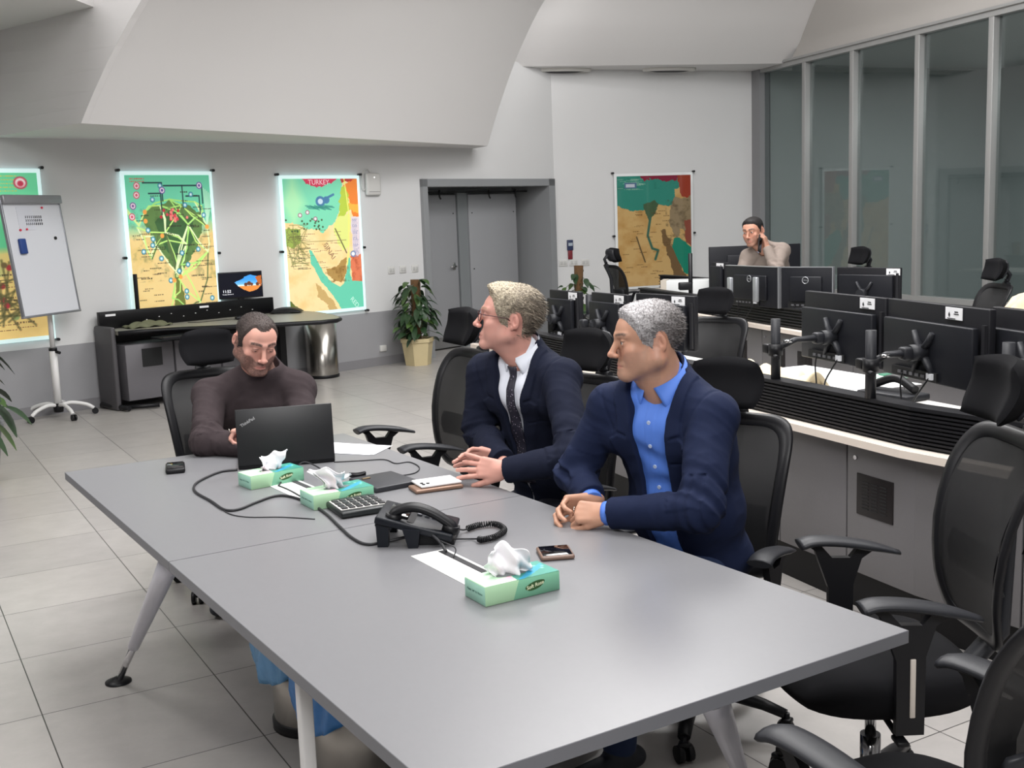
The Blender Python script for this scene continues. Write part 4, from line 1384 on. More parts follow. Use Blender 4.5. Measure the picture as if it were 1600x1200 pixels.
o = MB().grid(lambda u, v: (.16 * (u - .5) * 2, .10 * (v - .5) * 2, .012 + .05 * math.sqrt(max(0, 1 - (2 * u - 1) ** 2)) * math.sqrt(max(0, 1 - (2 * v - 1) ** 2))), 16, 12).build('black_cap', M_blk)
solid(o, .006); o.location = tuple(wl(-1.28, .30, .742)); tag(o, 'flat domed black cap on the right part of the side desk', 'cap')

# ------------------------------------------------------------------ bins
M_inox = mat('brushed_steel', (172, 168, 162), 0.26, 1.0)
def bin_(x, y, rad, h, label, rz=0):
    r = empty('steel_bin', (x, y, 0), rz, label, 'bin', 'steel waste bins')
    MB().lathe([(0.001, .02), (rad * .99, .02), (rad, .03), (rad, h), (rad - .006, h), (rad - .006, .04)], n=40).build('drum', M_inox, r)
    MB().lathe([(0.001, 0), (rad + .006, 0), (rad + .007, .03), (rad, .034)], n=40).build('base_ring', M_blk, r)
    return r
q = at(505, 587, 0)
bin_(-2.054, 12.10, .172, .60, 'tall open steel bin standing beside the side desk')
bg1 = bin_(-.705, 3.56, .13, .46, 'steel bin with blue bag under the table, left of the white support')
q2 = at(588, 1345, 0)
bg2 = bin_(-.50, 3.19, .135, .46, 'steel bin with blue bag under the table, right of the white support')
M_bag = mat('blue_bin_bag', (120, 180, 232), 0.22, spec=.7, noise=.12, nscale=14, bump=.9, bscale=22)
M_bag2 = mat('deep_blue_bin_bag', (66, 138, 212), 0.22, spec=.7, noise=.12, nscale=14, bump=.9, bscale=22)
for r_, rad, m_b in ((bg1, .13, M_bag), (bg2, .135, M_bag2)):
    def bag(u, v, rad=rad, m=m_b):
        a = u * 2 * PI
        drop = .265 + .025 * math.sin(a * 2 + 1) + .012 * math.sin(a * 5)
        z = .47 - v * drop
        rr = rad + .010 + .032 * math.sin(v * PI * .9) + .010 * math.sin(a * 9 + v * 6) * v + .006 * math.sin(a * 23 + v * 9) + .02 * v
        return (rr * math.cos(a), rr * math.sin(a), z)
    b = MB().grid(bag, 90, 14)
    b.lathe([(rad - .008, .44), (rad - .008, .474), (rad + .008, .474)], n=60)
    o = b.build('bin_bag', m_b, r_); solid(o, .002)

# ------------------------------------------------------------------ flip chart board
fb = at(93, 652, 0)
fx = empty('flip_chart_stand', (fb.x, fb.y, 0), R(70), 'white flip chart board on a wheeled pedestal at the left wall', 'whiteboard')
b = MB().tube([(0, 0, .10), (0, 0, .62)], .033, 16); b.build('lower_column', M_white, fx)
b = MB().tube([(0, 0, .62), (0, .0, 1.30)], .022, 16); b.build('upper_column', M_white, fx)
b = MB().tube([(0, 0, .61), (0, 0, .635)], .037, 14); b.tube([(0, -.03, .60), (0, -.075, .59)], .014, 8); b.build('collar', M_blk, fx)
MB().lathe([(0.001, .05), (.04, .05), (.045, .09), (.04, .13), (.034, .13)], n=16).build('hub', M_blk, fx)
for k in range(5):
    a = 2 * PI * k / 5 + .5
    P = [(r_ * math.cos(a), r_ * math.sin(a), z) for r_, z in ((.03, .115), (.12, .125), (.24, .095), (.30, .055))]
    lg = MB().tube(smooth_path(P, 4), .017, 10).build('leg', M_white, fx)
    c = MB(); q = Vector((-math.sin(a), math.cos(a), 0)); cx = Vector((.31 * math.cos(a), .31 * math.sin(a), .028))
    for s_ in (-1, 1):
        c.tube([cx + q * (.012 * s_ - .008), cx + q * (.012 * s_ + .008)], .028, 12)
    c.build('caster', M_blk, lg)
# board plane: corners from the photo
bl, brr = aty(38, 497, fb.y - .55), aty(125, 484, fb.y + .14)
bd = empty('b', (0, 0, 0)); bd.parent = fx; bd.name = 'board'
vx = (brr - bl); ang = math.atan2(vx.y, vx.x)
bd.parent = None
wv = Vector((vx.x, vx.y, 0)).length
MW = Matrix.Translation((bl.x + vx.x / 2, bl.y + vx.y / 2, (bl.z + brr.z) / 2)) @ Matrix.Rotation(ang, 4, 'Z') @ Matrix.Rotation(R(-7), 4, 'X')
fx_inv = (Matrix.Translation(fx.location) @ Matrix.Rotation(R(70), 4, 'Z')).inverted()
bd.parent = fx
bd.matrix_local = fx_inv @ MW
HB = 1.02
M_wb = mat('whiteboard', (214, 216, 222), 0.22)
MB().box((0, .012, HB / 2), (wv, .02, HB)).build('writing_surface', M_wb, bd)
b = MB()
for (c_, s_) in (((-wv / 2, .01, HB / 2), (.018, .03, HB + .02)), ((wv / 2, .01, HB / 2), (.018, .03, HB + .02)), ((0, .01, 0), (wv + .02, .034, .02))):
    b.box(c_, s_, bevel=.004)
b.build('board_frame', mat('silver_frame', (150, 152, 158), 0.35, 0.6), bd)
MB().box((0, -.012, HB - .02), (wv + .01, .05, .075), bevel=.01).build('clamp_bar', mat('silver_bar', (150, 150, 154), 0.35, .4), bd)
b = MB()
rr_ = random.Random(5)
for row in range(3):
    for k in range(9):
        b.tube([(.02 - .12 + k * .024, -.001, .86 - row * .030), (.012 - .12 + k * .024, -.001, .84 - row * .030)], .003, 5)
        b.tube([(.012 - .12 + k * .024, -.001, .86 - row * .030), (.022 - .12 + k * .024, -.001, .845 - row * .030)], .0025, 5)
b.build('marker_writing', M_ink, bd)
MB().box((-.22, -.014, .60), (.075, .028, .13), bevel=.008).build('eraser', mat('blue_eraser', (34, 66, 132), 0.6), bd)
for (x, z, m_, rad) in ((-.20, .74, 'red', .010), (-.12, .745, 'red', .009), (.12, .93, 'red', .009), (.22, .66, 'black', .014)):
    MB().tube([(x, .003, z), (x, -.010, z)], rad, 12).build('magnet', mat('magnet_' + m_, (210, 40, 70) if m_ == 'red' else (15, 15, 15), .4), bd)
MB().box((-.10, .0, .84), (.20, .002, .20)).build('pinned_sheet', mat('sheet_white', (206, 208, 216), .6), bd)

# ------------------------------------------------------------------ plants
M_leaf = mat('dark_leaf', (38, 62, 36), 0.4, noise=.35, nscale=9)
M_leaf2 = mat('mid_leaf', (64, 90, 44), 0.4, noise=.3, nscale=9)
M_moss = mat('moss_pole_fibre', (92, 66, 40), 0.95, noise=.3, nscale=40, bump=1.0, bscale=90)
M_pot = mat('beige_pot', (196, 180, 140), 0.55, noise=.05, nscale=12)
def leaf(b, base, d, length, wid, droop, rr):
    d = Vector(d).normalized()
    side = d.cross(Vector((0, 0, 1)))
    side = side.normalized() if side.length > .05 else Vector((1, 0, 0))
    side = (side + Vector((0, 0, rr.uniform(-.4, .4)))).normalized()
    vs, fs = [], []
    n = 5
    for i in range(n + 1):
        t = i / n
        c = Vector(base) + d * length * t + Vector((0, 0, -droop * length * t * t))
        w_ = wid * math.sin(PI * min(1, t * .92 + .06)) ** .8
        up = Vector((0, 0, .25 * w_))
        vs += [c - side * w_ + up, c, c + side * w_ + up]
    for i in range(n):
        for k in range(2):
            fs.append((i * 3 + k, i * 3 + k + 1, i * 3 + k + 4, i * 3 + k + 3))
    b.add(vs, fs, True)
def plant(loc, label, pot_r, pot_h, height, n_leaf, spread, seed, pole=True, sides=6, lsize=.11, sink=.0):
    rr = random.Random(seed)
    r = empty('potted_plant', loc, 0, label, 'plant')
    b = MB().lathe([(0.001, .0), (pot_r * .78, 0), (pot_r * .97, pot_h * .86), (pot_r * 1.04, pot_h * .86), (pot_r * 1.04, pot_h), (pot_r * .93, pot_h), (pot_r * .9, pot_h * .85), (0.001, pot_h * .85)], n=sides, smooth=sides > 12, ph=.3)
    b.build('pot', M_pot if sides < 12 else mat('grey_pot', (122, 124, 128), .5), r)
    MB().lathe([(0.001, pot_h * .87), (pot_r * .9, pot_h * .87)], n=16).build('soil', mat('soil', (50, 38, 28), .95, bump=1, bscale=40), r)
    if pole:
        P = MB().tube([(0, 0, pot_h * .8), (0, 0, height * .6), (0.01, 0, height)], [.05, .052, .058], 14)
        P.build('moss_pole', M_moss, r)
    st = MB(); lf = MB(); lf2 = MB()
    for k in range(n_leaf):
        a = rr.uniform(0, 2 * PI); t = rr.random() ** .8
        z = pot_h + .02 + t * (height - pot_h) * .92
        r0 = .05
        L = spread * rr.uniform(.35, 1.0) * (1 - .45 * t)
        p0 = Vector((r0 * math.cos(a), r0 * math.sin(a), z - .06))
        p1 = Vector((L * math.cos(a), L * math.sin(a), z + rr.uniform(-.12, .05)))
        if k % 2 == 0:
            st.tube([p0, (p0 + p1) / 2 + Vector((0, 0, .04)), p1], .003, 5)
        d = Vector((math.cos(a + rr.uniform(-.5, .5)), math.sin(a + rr.uniform(-.5, .5)), rr.uniform(-.9, .2)))
        leaf(lf if rr.random() < .7 else lf2, p1, d, lsize * rr.uniform(.7, 1.35), lsize * .34, .5, rr)
    for k in range(4):
        a = k * 1.6
        st.tube([(.02 * math.cos(a), .02 * math.sin(a), pot_h * .8), (.06 * math.cos(a), .06 * math.sin(a), height * .5), (.05 * math.cos(a + 1), .05 * math.sin(a + 1), height * .8)], .006, 6)
    st.build('stems', mat('stem_green', (70, 74, 44), .6), r)
    lf.build('foliage', M_leaf, r); lf2.build('foliage', M_leaf2, r)
    return r
q = at(640, 571, 0)
plant((q.x + .10, q.y + .05, 0), 'leafy plant on a moss pole in a beige faceted pot left of the grey doorway', .19, .31, .98, 150, .27, 3, sides=6)
q = at(906, 575, 0)
plant((.86, 13.8, 0), 'plant with thick moss pole behind the farthest monitors', .19, .3, 1.03, 46, .3, 8, sides=6)
pg = at(-75, 775, 0)
plant((pg.x - .02, pg.y + .25, 0), 'plant with long leaves in a round grey pot at the left photo edge', .25, .42, .98, 90, .34, 12, pole=False, sides=36, lsize=.15)
# ------------------------------------------------------------------ implicit bodies: smooth unions meshed as one skin
def V3(*a): return np.array(a, float)
def nrm(v): return v / (np.linalg.norm(v) + 1e-12)
def frame(fwd, up):
    """columns: lateral (person's left), forward, up"""
    f = nrm(fwd); u = nrm(up - f * np.dot(up, f)); l = np.cross(u, f)
    return np.stack([l, f, u])      # rows = axes; local = rows @ (p - o)
class Prim:
    def __init__(s, fn, k=.015, sub=False): s.fn, s.k, s.sub = fn, k, sub
def cone(a, b, ra, rb=None, k=.015, flat=None, ax=None, sub=False):
    """round cone; flat=(scale along ax)"""
    a = V3(*a); b = V3(*b); rb = ra if rb is None else rb
    ba = b - a; L2 = ba @ ba + 1e-12
    n = nrm(np.array(ax, float)) if ax is not None else None
    def f(P):
        pa = P - a
        h = np.clip(pa @ ba / L2, 0, 1)
        q = pa - h[:, None] * ba
        if n is not None:
            t = q @ n
            q = q + n * (t * (1 / flat - 1))[:, None]
            d = np.sqrt((q * q).sum(1)) - (ra + (rb - ra) * h)
            return d * min(1, flat * 1.1) if flat < 1 else d
        return np.sqrt((q * q).sum(1)) - (ra + (rb - ra) * h)
    return Prim(f, k, sub)
def ell(c, r, F=None, k=.015, sub=False):
    c = V3(*c); r = V3(*r)
    def f(P):
        q = P - c
        if F is not None: q = q @ F.T
        k0 = np.sqrt(((q / r) ** 2).sum(1)); k1 = np.sqrt(((q / (r * r)) ** 2).sum(1)) + 1e-9
        return k0 * (k0 - 1) / k1
    return Prim(f, k, sub)
def evalp(prims, P):
    d = np.full(len(P), 1.0)
    for p in prims:
        t = p.fn(P)
        if p.sub:
            t = -t
            h = np.clip(.5 - .5 * (t - d) / -p.k, 0, 1) if False else np.clip(.5 - .5 * (d - t) / p.k, 0, 1)
            d = d * (1 - h) + t * h + p.k * h * (1 - h)
        else:
            h = np.clip(.5 + .5 * (d - t) / p.k, 0, 1)
            d = d * (1 - h) + t * h - p.k * h * (1 - h)
    return d
def skin(name, prims, m, h, parent=None, post=None, lo=None, hi=None, color=None, B=8, margin=.03):
    """mesh of the zero surface by sparse surface nets"""
    lo = V3(*lo); hi = V3(*hi)
    nb = np.ceil((hi - lo) / (h * B)).astype(int)
    N = nb * B + 1
    V = np.ones(N, np.float32)
    bi = np.stack(np.meshgrid(*[np.arange(n) for n in nb], indexing='ij'), -1).reshape(-1, 3)
    cen = lo + (bi + .5) * h * B
    rad = h * B * .87
    D = [p.fn(cen) for p in prims]
    pos = np.array([d for d, p in zip(D, prims) if not p.sub])
    dm = pos.min(0) if len(pos) else None
    act = np.nonzero(abs(dm) < rad + margin)[0]
    inside = np.nonzero(dm <= -(rad + margin))[0]
    for i in inside:
        b = bi[i] * B
        V[b[0]:b[0] + B + 1, b[1]:b[1] + B + 1, b[2]:b[2] + B + 1] = -1
    g = np.stack(np.meshgrid(*[np.arange(B + 1)] * 3, indexing='ij'), -1).reshape(-1, 3) * h
    for i in act:
        b = bi[i] * B
        use = []
        for p, d in zip(prims, D):
            if p.sub:
                if d[i] < rad + .02: use.append(p)
            elif d[i] < dm[i] + 2 * rad + margin: use.append(p)
        P = lo + b * h + g
        d = evalp(use, P)
        if post is not None: d = post(P, d)
        V[b[0]:b[0] + B + 1, b[1]:b[1] + B + 1, b[2]:b[2] + B + 1] = d.reshape(B + 1, B + 1, B + 1)
    V[0], V[-1], V[:, 0], V[:, -1], V[:, :, 0], V[:, :, -1] = 1, 1, 1, 1, 1, 1
    S = V < 0
    # crossings
    cid, pts, quads = [], [], []
    ny, nz = N[1], N[2]
    lin_ = lambda i, j, k: (i * ny + j) * nz + k
    for ax in range(3):
        sl0 = [slice(None)] * 3; sl1 = [slice(None)] * 3
        sl0[ax] = slice(0, -1); sl1[ax] = slice(1, None)
        a_, b_ = S[tuple(sl0)], S[tuple(sl1)]
        I = np.argwhere(a_ != b_)
        if not len(I): continue
        J = I.copy(); J[:, ax] += 1
        va = V[tuple(I.T)]; vb = V[tuple(J.T)]
        t = va / (va - vb)
        p = I.astype(float); p[:, ax] += t
        o1, o2 = [(1, 2), (2, 0), (0, 1)][ax]
        cells = []
        for (da, db_) in ((0, 0), (1, 0), (1, 1), (0, 1)):
            c = I.copy(); c[:, o1] -= da; c[:, o2] -= db_
            cells.append(lin_(c[:, 0], c[:, 1], c[:, 2]))
            cid.append(cells[-1]); pts.append(p)
        q = np.stack(cells, 1)
        fl_ = ~a_[tuple(I.T)]
        q[fl_] = q[fl_][:, ::-1]
        quads.append(q)
    cid = np.concatenate(cid); pts = np.concatenate(pts); quads = np.concatenate(quads)
    u, inv = np.unique(cid, return_inverse=True)
    cnt = np.bincount(inv)
    vs = np.stack([np.bincount(inv, pts[:, k]) / cnt for k in range(3)], 1)
    vs = lo + vs * h
    q = np.searchsorted(u, quads)[:, ::-1]
    me = bpy.data.meshes.new(name)
    me.vertices.add(len(vs)); me.vertices.foreach_set('co', vs.astype(np.float32).ravel())
    me.loops.add(q.size); me.loops.foreach_set('vertex_index', q.ravel().astype(np.int32))
    me.polygons.add(len(q)); me.polygons.foreach_set('loop_start', np.arange(0, q.size, 4).astype(np.int32))
    me.polygons.foreach_set('use_smooth', np.ones(len(q), bool))
    me.update()
    if color is not None:
        c = np.clip(color(vs), 0, 255) / 255
        c = np.where(c <= .04045, c / 12.92, ((c + .055) / 1.055) ** 2.4)
        c = np.concatenate([c, np.ones((len(c), 1))], 1).astype(np.float32)
        me.color_attributes.new('Col', 'FLOAT_COLOR', 'POINT').data.foreach_set('color', c.ravel())
    me.materials.append(m)
    o = bpy.data.objects.new(name, me)
    COL.objects.link(o)
    if parent is not None: o.parent = parent
    return o
def sstep(a, b, x):
    t = np.clip((x - a) / (b - a), 0, 1)
    return t * t * (3 - 2 * t)
def vnoise(P, f, seed=0):
    """cheap smooth 3-D noise in about [-1,1]"""
    r = np.random.RandomState(seed)
    o = np.zeros(len(P))
    for k in range(5):
        w_ = r.randn(3); w_ /= np.linalg.norm(w_)
        w2 = r.randn(3); w2 /= np.linalg.norm(w2)
        o += np.sin(P @ w_ * f * (1 + .3 * k) + 2.2 * np.sin(P @ w2 * f * .6 + r.rand() * 6) + r.rand() * 6)
    return o / 3

# ------------------------------------------------------------------ head
ZL = 1.13      # the lower face is a little longer than the drawing below
def head_prims(o, F, s=1.0, jaw=1.0, nose=1.0, smile=0.0, lidded=False, full=0.0):
    """o = centre between the ears at eye level; F rows lateral, forward, up"""
    W = lambda x, y, z: o + s * (x * F[0] + y * F[1] + (z * ZL if z < 0 else z) * F[2])
    E = lambda c, r, k=.012, sub=False, G=None: ell(W(*c), [q * s for q in r], F if G is None else G @ F, k, sub)
    C = lambda a, b, ra, rb=None, k=.010, sub=False: cone(W(*a), W(*b), ra * s, (ra if rb is None else rb) * s, k, sub=sub)
    p = [E((0, -.016, .028), (.078, .098, .078), .02), E((0, .030, .024), (.063, .060, .068), .02),
         E((0, .030, -.040), (.054 * jaw, .054, .070), .02), E((0, -.006, -.035), (.060, .062, .058), .02)]
    p += [E((0, .074, -.094), (.024, .018, .017), .018)]
    for x in (-1, 1):
        p += [C((x * .056 * jaw, -.016, -.052), (x * .020, .066, -.092), .016 + full, .015 + full, .02)]
        p += [C((x * .060, -.016, .0), (x * .058 * jaw, -.014, -.052), .014, .014 + full, .02)]
        p += [E((x * .044, .060, -.024), (.021, .019, .020), .018), E((x * .038, .046, -.050), (.024, .028, .030), .022)]
        if full: p += [C((x * .019, .0985, -.042), (x * .031, .081, -.068), .0012, .0010, .007, True)]
        p += [C((x * .008, .089, .021), (x * .046, .071, .022), .0085, .009, .012)]
        p += [E((x * .031, .094, .001), (.019, .013, .0125), .010, True)]
        p += [E((x * .031, .0735, .0), (.0155, .0155, .0145), .004)]           # lids over the eye
        if lidded: p += [C((x * .020, .0885, -.0035), (x * .042, .0835, -.0045), .0016, None, .003, True)]
        else: p += [E((x * .031, .091, -.0005), (.0128, .010, .0044), .002, True)]
    p += [C((0, .088, .010), (0, .109 * (1 + .03 * (nose - 1)), -.030), .0075, .010 * nose, .012), E((0, .112, -.034), (.0105 * nose, .011 * nose, .009), .008)]
    for x in (-1, 1):
        p += [E((x * .0125, .1, -.0375), (.0085, .010, .0075), .005), E((x * .0065, .106, -.0455), (.0035, .005, .004), .003, True)]
    p += [E((0, .078, -.066), (.028, .014, .020), .014)]
    for x in (-1, 1):
        p += [C((x * .024, .079, -.0655 + smile), (x * .004, .0900, -.0620), .0038, .0046, .004), C((x * .022, .079, -.070 + smile), (0, .0890, -.0735), .0042, .0056, .004)]
    p += [C((-.027, .0840, -.0675 + smile), (0, .0965, -.0672), .0020, None, .002, True), C((.027, .0840, -.0675 + smile), (0, .0965, -.0672), .0020, None, .002, True)]
    for x in (-1, 1):
        a = x * R(22)
        G = np.array([[math.cos(a), math.sin(a), 0], [-math.sin(a), math.cos(a), 0], [0, 0, 1]])
        b = R(-12); G2 = np.array([[1, 0, 0], [0, math.cos(b), math.sin(b)], [0, -math.sin(b), math.cos(b)]])
        GG = G2 @ G
        n0 = len(p)
        p += [E((x * .0800, -.030, -.004), (.0085, .0165, .029), .004, False, GG), E((x * .0885, -.0265, -.002), (.0075, .0095, .0185), .002, True, GG), E((x * .082, -.034, .0), (.006, .005, .012), .003, False, GG)]
        p += [E((x * .079, -.022, -.027), (.005, .007, .009), .004), E((x * .0765, -.012, -.008), (.004, .005, .007), .003)]
        for e_ in p[n0:]: e_.ear = True
    return p
def head_local(P, o, F, s=1.0):
    q = ((P - o) @ F.T) / s
    q[:, 2] = np.where(q[:, 2] < 0, q[:, 2] / ZL, q[:, 2])
    return q
def face_color(base, beard=None, brow=(60, 48, 42), beard_a=.75, brow_w=1.0):
    base = np.array(base, float)
    def f(q, P):
        x, y, z = q[:, 0], q[:, 1], q[:, 2]
        c = np.tile(base, (len(q), 1))
        c *= (1 + .03 * vnoise(P, 60, 4))[:, None]
        inf = (y > -.2)
        red = np.exp(-((abs(x) - .045) / .022) ** 2 - ((z + .03) / .025) ** 2) * (y > .03) * .5 + np.exp(-(x / .016) ** 2 - ((z + .034) / .016) ** 2) * (y > .08) * .5 + np.exp(-((abs(x) - .082) / .02) ** 2) * (abs(y + .03) < .04) * (abs(z) < .05) * .45
        c = c * (1 - red[:, None] * .35) + np.array([206, 120, 108]) * red[:, None] * .35
        lip = np.exp(-((z + .0675) / .0065) ** 4) * np.exp(-(x / .022) ** 6) * (y > .078)
        c = c * (1 - lip[:, None] * .5) + np.array([172, 100, 96]) * lip[:, None] * .5
        if beard is not None:
            ax0 = abs(x)
            top_ = -.047 + .022 * sstep(.018, .050, ax0) + .040 * sstep(.030, -.005, y)
            bz = sstep(.004, -.004, z - top_)
            bz = np.clip(bz, 0, 1) * (y > -.024) * (z > -.112)
            bz = bz * (1 - np.clip(lip * 1.6, 0, 1)) * beard_a * (.85 + .3 * np.clip(vnoise(P, 900, 5), -1, 1))
            bz = np.clip(bz, 0, 1)[:, None]
            c = c * (1 - bz) + np.array(beard) * bz
        ax = abs(x)
        lash = np.exp(-((z - .0042) / .0016) ** 2) * sstep(.016, .020, abs(x)) * sstep(.047, .043, abs(x)) * (y > .068) * .75
        c = c * (1 - lash[:, None]) + np.array([62, 42, 38]) * lash[:, None]
        bz = .0245 + .0035 * np.sin(np.clip((ax - .012) / .04, 0, 1) * PI * .8) 
        br = np.exp(-((z - bz) / (.0045 * brow_w)) ** 4) * sstep(.008, .014, ax) * sstep(.058, .048, ax) * (y > .05)
        br = np.clip(br * (.8 + .4 * vnoise(P, 1200, 3)), 0, 1)[:, None] * .92
        return c * (1 - br) + np.array(brow) * br
    return f
def add_eyes(body, o, F, s, iris=(70, 50, 36), look=(0, 1, 0)):
    for x in (-1, 1):
        c = o + s * (x * .031 * F[0] + .0752 * F[1] + .0 * F[2])
        r = .0125 * s
        g = nrm(look[0] * F[0] + look[1] * F[1] + look[2] * F[2])
        b = MB()
        vs, fs = [], []
        ax = np.cross(g, F[2]); ax = nrm(ax); up = np.cross(ax, g)
        prof = [(0.001, 1.0), (.16, .987), (.18, .983), (.40, .916), (.42, .907), (.8, .6), (1, 0), (.7, -.7), (.01, -1)]
        b.lathe([(a * r, z * r) for a, z in prof], n=20)
        M = Matrix(((ax[0], up[0], g[0], c[0]), (ax[1], up[1], g[1], c[1]), (ax[2], up[2], g[2], c[2]), (0, 0, 0, 1)))
        b.xform(M)
        e = b.build('eye', [mat('eye_white', (214, 206, 200), .15), mat('iris_%d' % iris[0], iris, .2), mat('pupil', (6, 6, 6), .1)], body)
        for i, pl in enumerate(e.data.polygons):
            row = i // 20
            pl.material_index = 2 if row < 2 else (1 if row < 4 else 0)
HAIRM = {}
def hair_cap(name, body, o, F, s, prims, region, thick, col, h=.003, noise=.002, col2=None, strands=0, slen=.012, seed=1, fall=(0, -.4, -.6), top_up=0.3):
    """short hair as a shell over the head where region(q)>0; strands over it"""
    def post(P, d):
        q = head_local(P, o, F, s)
        rg = np.minimum(region(q), ear_free(q))
        t = thick(q) * sstep(0, .028, rg) + noise * vnoise(P, 330, 7) * sstep(0, .01, rg) * .5
        return np.maximum(np.maximum(d - t, -rg * 1.0), -(d + .004))
    m = mat_attr('hair_' + name, 0.6, spec=.35, bump=.5, bscale=700)
    c1 = np.array(col, float); c2 = np.array(col2 if col2 is not None else col, float)
    def cf(vs):
        q = head_local(vs, o, F, s)
        n = np.clip(.5 + .5 * vnoise(vs, 420, 5), 0, 1)
        g = np.clip(.5 + q[:, 1] / .16 + q[:, 2] / .30, 0, 1)      # greyer front and crown
        w = np.clip(.55 * g + .45 * n, 0, 1)[:, None]
        return c2 * (1 - w) + c1 * w
    ex = .03
    hh = skin('hair', [p for p in prims if not getattr(p, 'ear', False)], m, h, body, post, o - .135 * s - ex, o + .135 * s + ex, cf)
    if strands:
        rr = np.random.RandomState(seed)
        me = hh.data
        n = len(me.vertices)
        co = np.empty(n * 3, np.float32); me.vertices.foreach_get('co', co); co = co.reshape(-1, 3)
        no = np.empty(n * 3, np.float32); me.vertices.foreach_get('normal', no); no = no.reshape(-1, 3)
        idx = rr.choice(n, min(strands, n), replace=False)
        f0 = fall[0] * F[0] + fall[1] * F[1] + fall[2] * F[2]
        vs, fs, cs = [], [], []
        cc = cf(co[idx])
        for j, i in enumerate(idx):
            q = head_local(co[i:i + 1], o, F, s)
            if min(region(q)[0], ear_free(q)[0]) < .002: continue
            nn = no[i]; 
            d = f0 + nn * (top_up + .25 * rr.rand()) + rr.randn(3) * .22
            d = nrm(d); sd = nrm(np.cross(d, nn) + 1e-6) * .00085
            L = slen * (.5 + .8 * rr.rand()) * s
            a = co[i] - nn * .002; b_ = a + d * L * .55 + nn * .0012; c_ = a + d * L + (f0 * .2) * L
            k = len(vs)
            vs += [a - sd, a + sd, b_ + sd, b_ - sd, c_]
            fs += [(k, k + 1, k + 2, k + 3), (k + 3, k + 2, k + 4)]
            cs += [np.clip(cc[j] * (0.55 + .75 * rr.rand()), 0, 255)] * 5
        me2 = bpy.data.meshes.new('hair_strands'); me2.from_pydata([tuple(v) for v in vs], [], fs)
        c = np.array(cs) / 255; c = np.where(c <= .04045, c / 12.92, ((c + .055) / 1.055) ** 2.4)
        c = np.concatenate([c, np.ones((len(c), 1))], 1).astype(np.float32)
        me2.color_attributes.new('Col', 'FLOAT_COLOR', 'POINT').data.foreach_set('color', c.ravel())
        me2.materials.append(m)
        so_ = bpy.data.objects.new('hair_strands', me2); COL.objects.link(so_); so_.parent = hh
    return hh

# ------------------------------------------------------------------ hand
def hand_prims(wr, d, nrm_, side, curl=(.3, .35, .4, .5), spread=.10, thumb=(.5, .6), s=1.0, tc=.3, bend=(1, 1.1, .7)):
    """wr wrist point, d direction of the palm, nrm_ normal of the palm side (where fingers curl), side: +1 thumb towards cross(d, n)"""
    wr = V3(*wr); d = nrm(V3(*d)); n = nrm(V3(*nrm_) - d * np.dot(V3(*nrm_), d)); t = np.cross(d, n) * side
    pr = []
    pc = lambda x, y, z: wr + s * (d * x + t * y + n * z)
    for y, r0, r1 in ((.026, .0125, .0118), (.009, .0135, .0125), (-.009, .0133, .0122), (-.026, .0125, .011)):
        pr.append(cone(pc(.012, y * .72, 0), pc(.088 - abs(y - .005) * .25, y, 0), r0 * s, r1 * s, .010))
    pr.append(cone(pc(-.02, 0, 0), pc(.02, 0, 0), .0225 * s, .024 * s, .015, flat=.8, ax=n))
    L = ((.043, .026, .021), (.047, .030, .022), (.044, .027, .022), (.035, .020, .020))
    for i, y in enumerate((.027, .0095, -.009, -.026)):
        p = pc(.086 - abs(y - .005) * .25, y, 0)
        c = curl[i]
        sp = spread * (1.2 - i * .8)
        dd = d * math.cos(sp) + t * math.sin(sp)
        ang = 0
        r = (.0092, .0085, .0078, .0068)
        if i == 3: r = tuple(q * .87 for q in r)
        for j in range(3):
            ang += c * bend[j]
            v = dd * math.cos(ang) + n * math.sin(ang)
            q = p + v * L[i][j] * s
            pr.append(cone(p, q, r[j] * s, r[j + 1] * s, .0028))
            p = q
    # thumb
    p = pc(.022, .024, .006)
    a0, a1 = thumb
    v = nrm(d * math.cos(a0) + t * math.sin(a0) + n * tc)
    q = p + v * .040 * s
    pr.append(cone(p, q, .0150 * s, .0112 * s, .010))
    v2 = nrm(d * math.cos(a0 - a1 * .6) + t * math.sin(a0 - a1 * .6) + n * (tc + .15)); q2 = q + v2 * .030 * s
    pr.append(cone(q, q2, .0108 * s, .0098 * s, .004))
    v3 = nrm(d * math.cos(a0 - a1) + t * math.sin(a0 - a1) + n * (tc + .2)); q3 = q2 + v3 * .024 * s
    pr.append(cone(q2, q3, .0098 * s, .0078 * s, .004))
    return pr
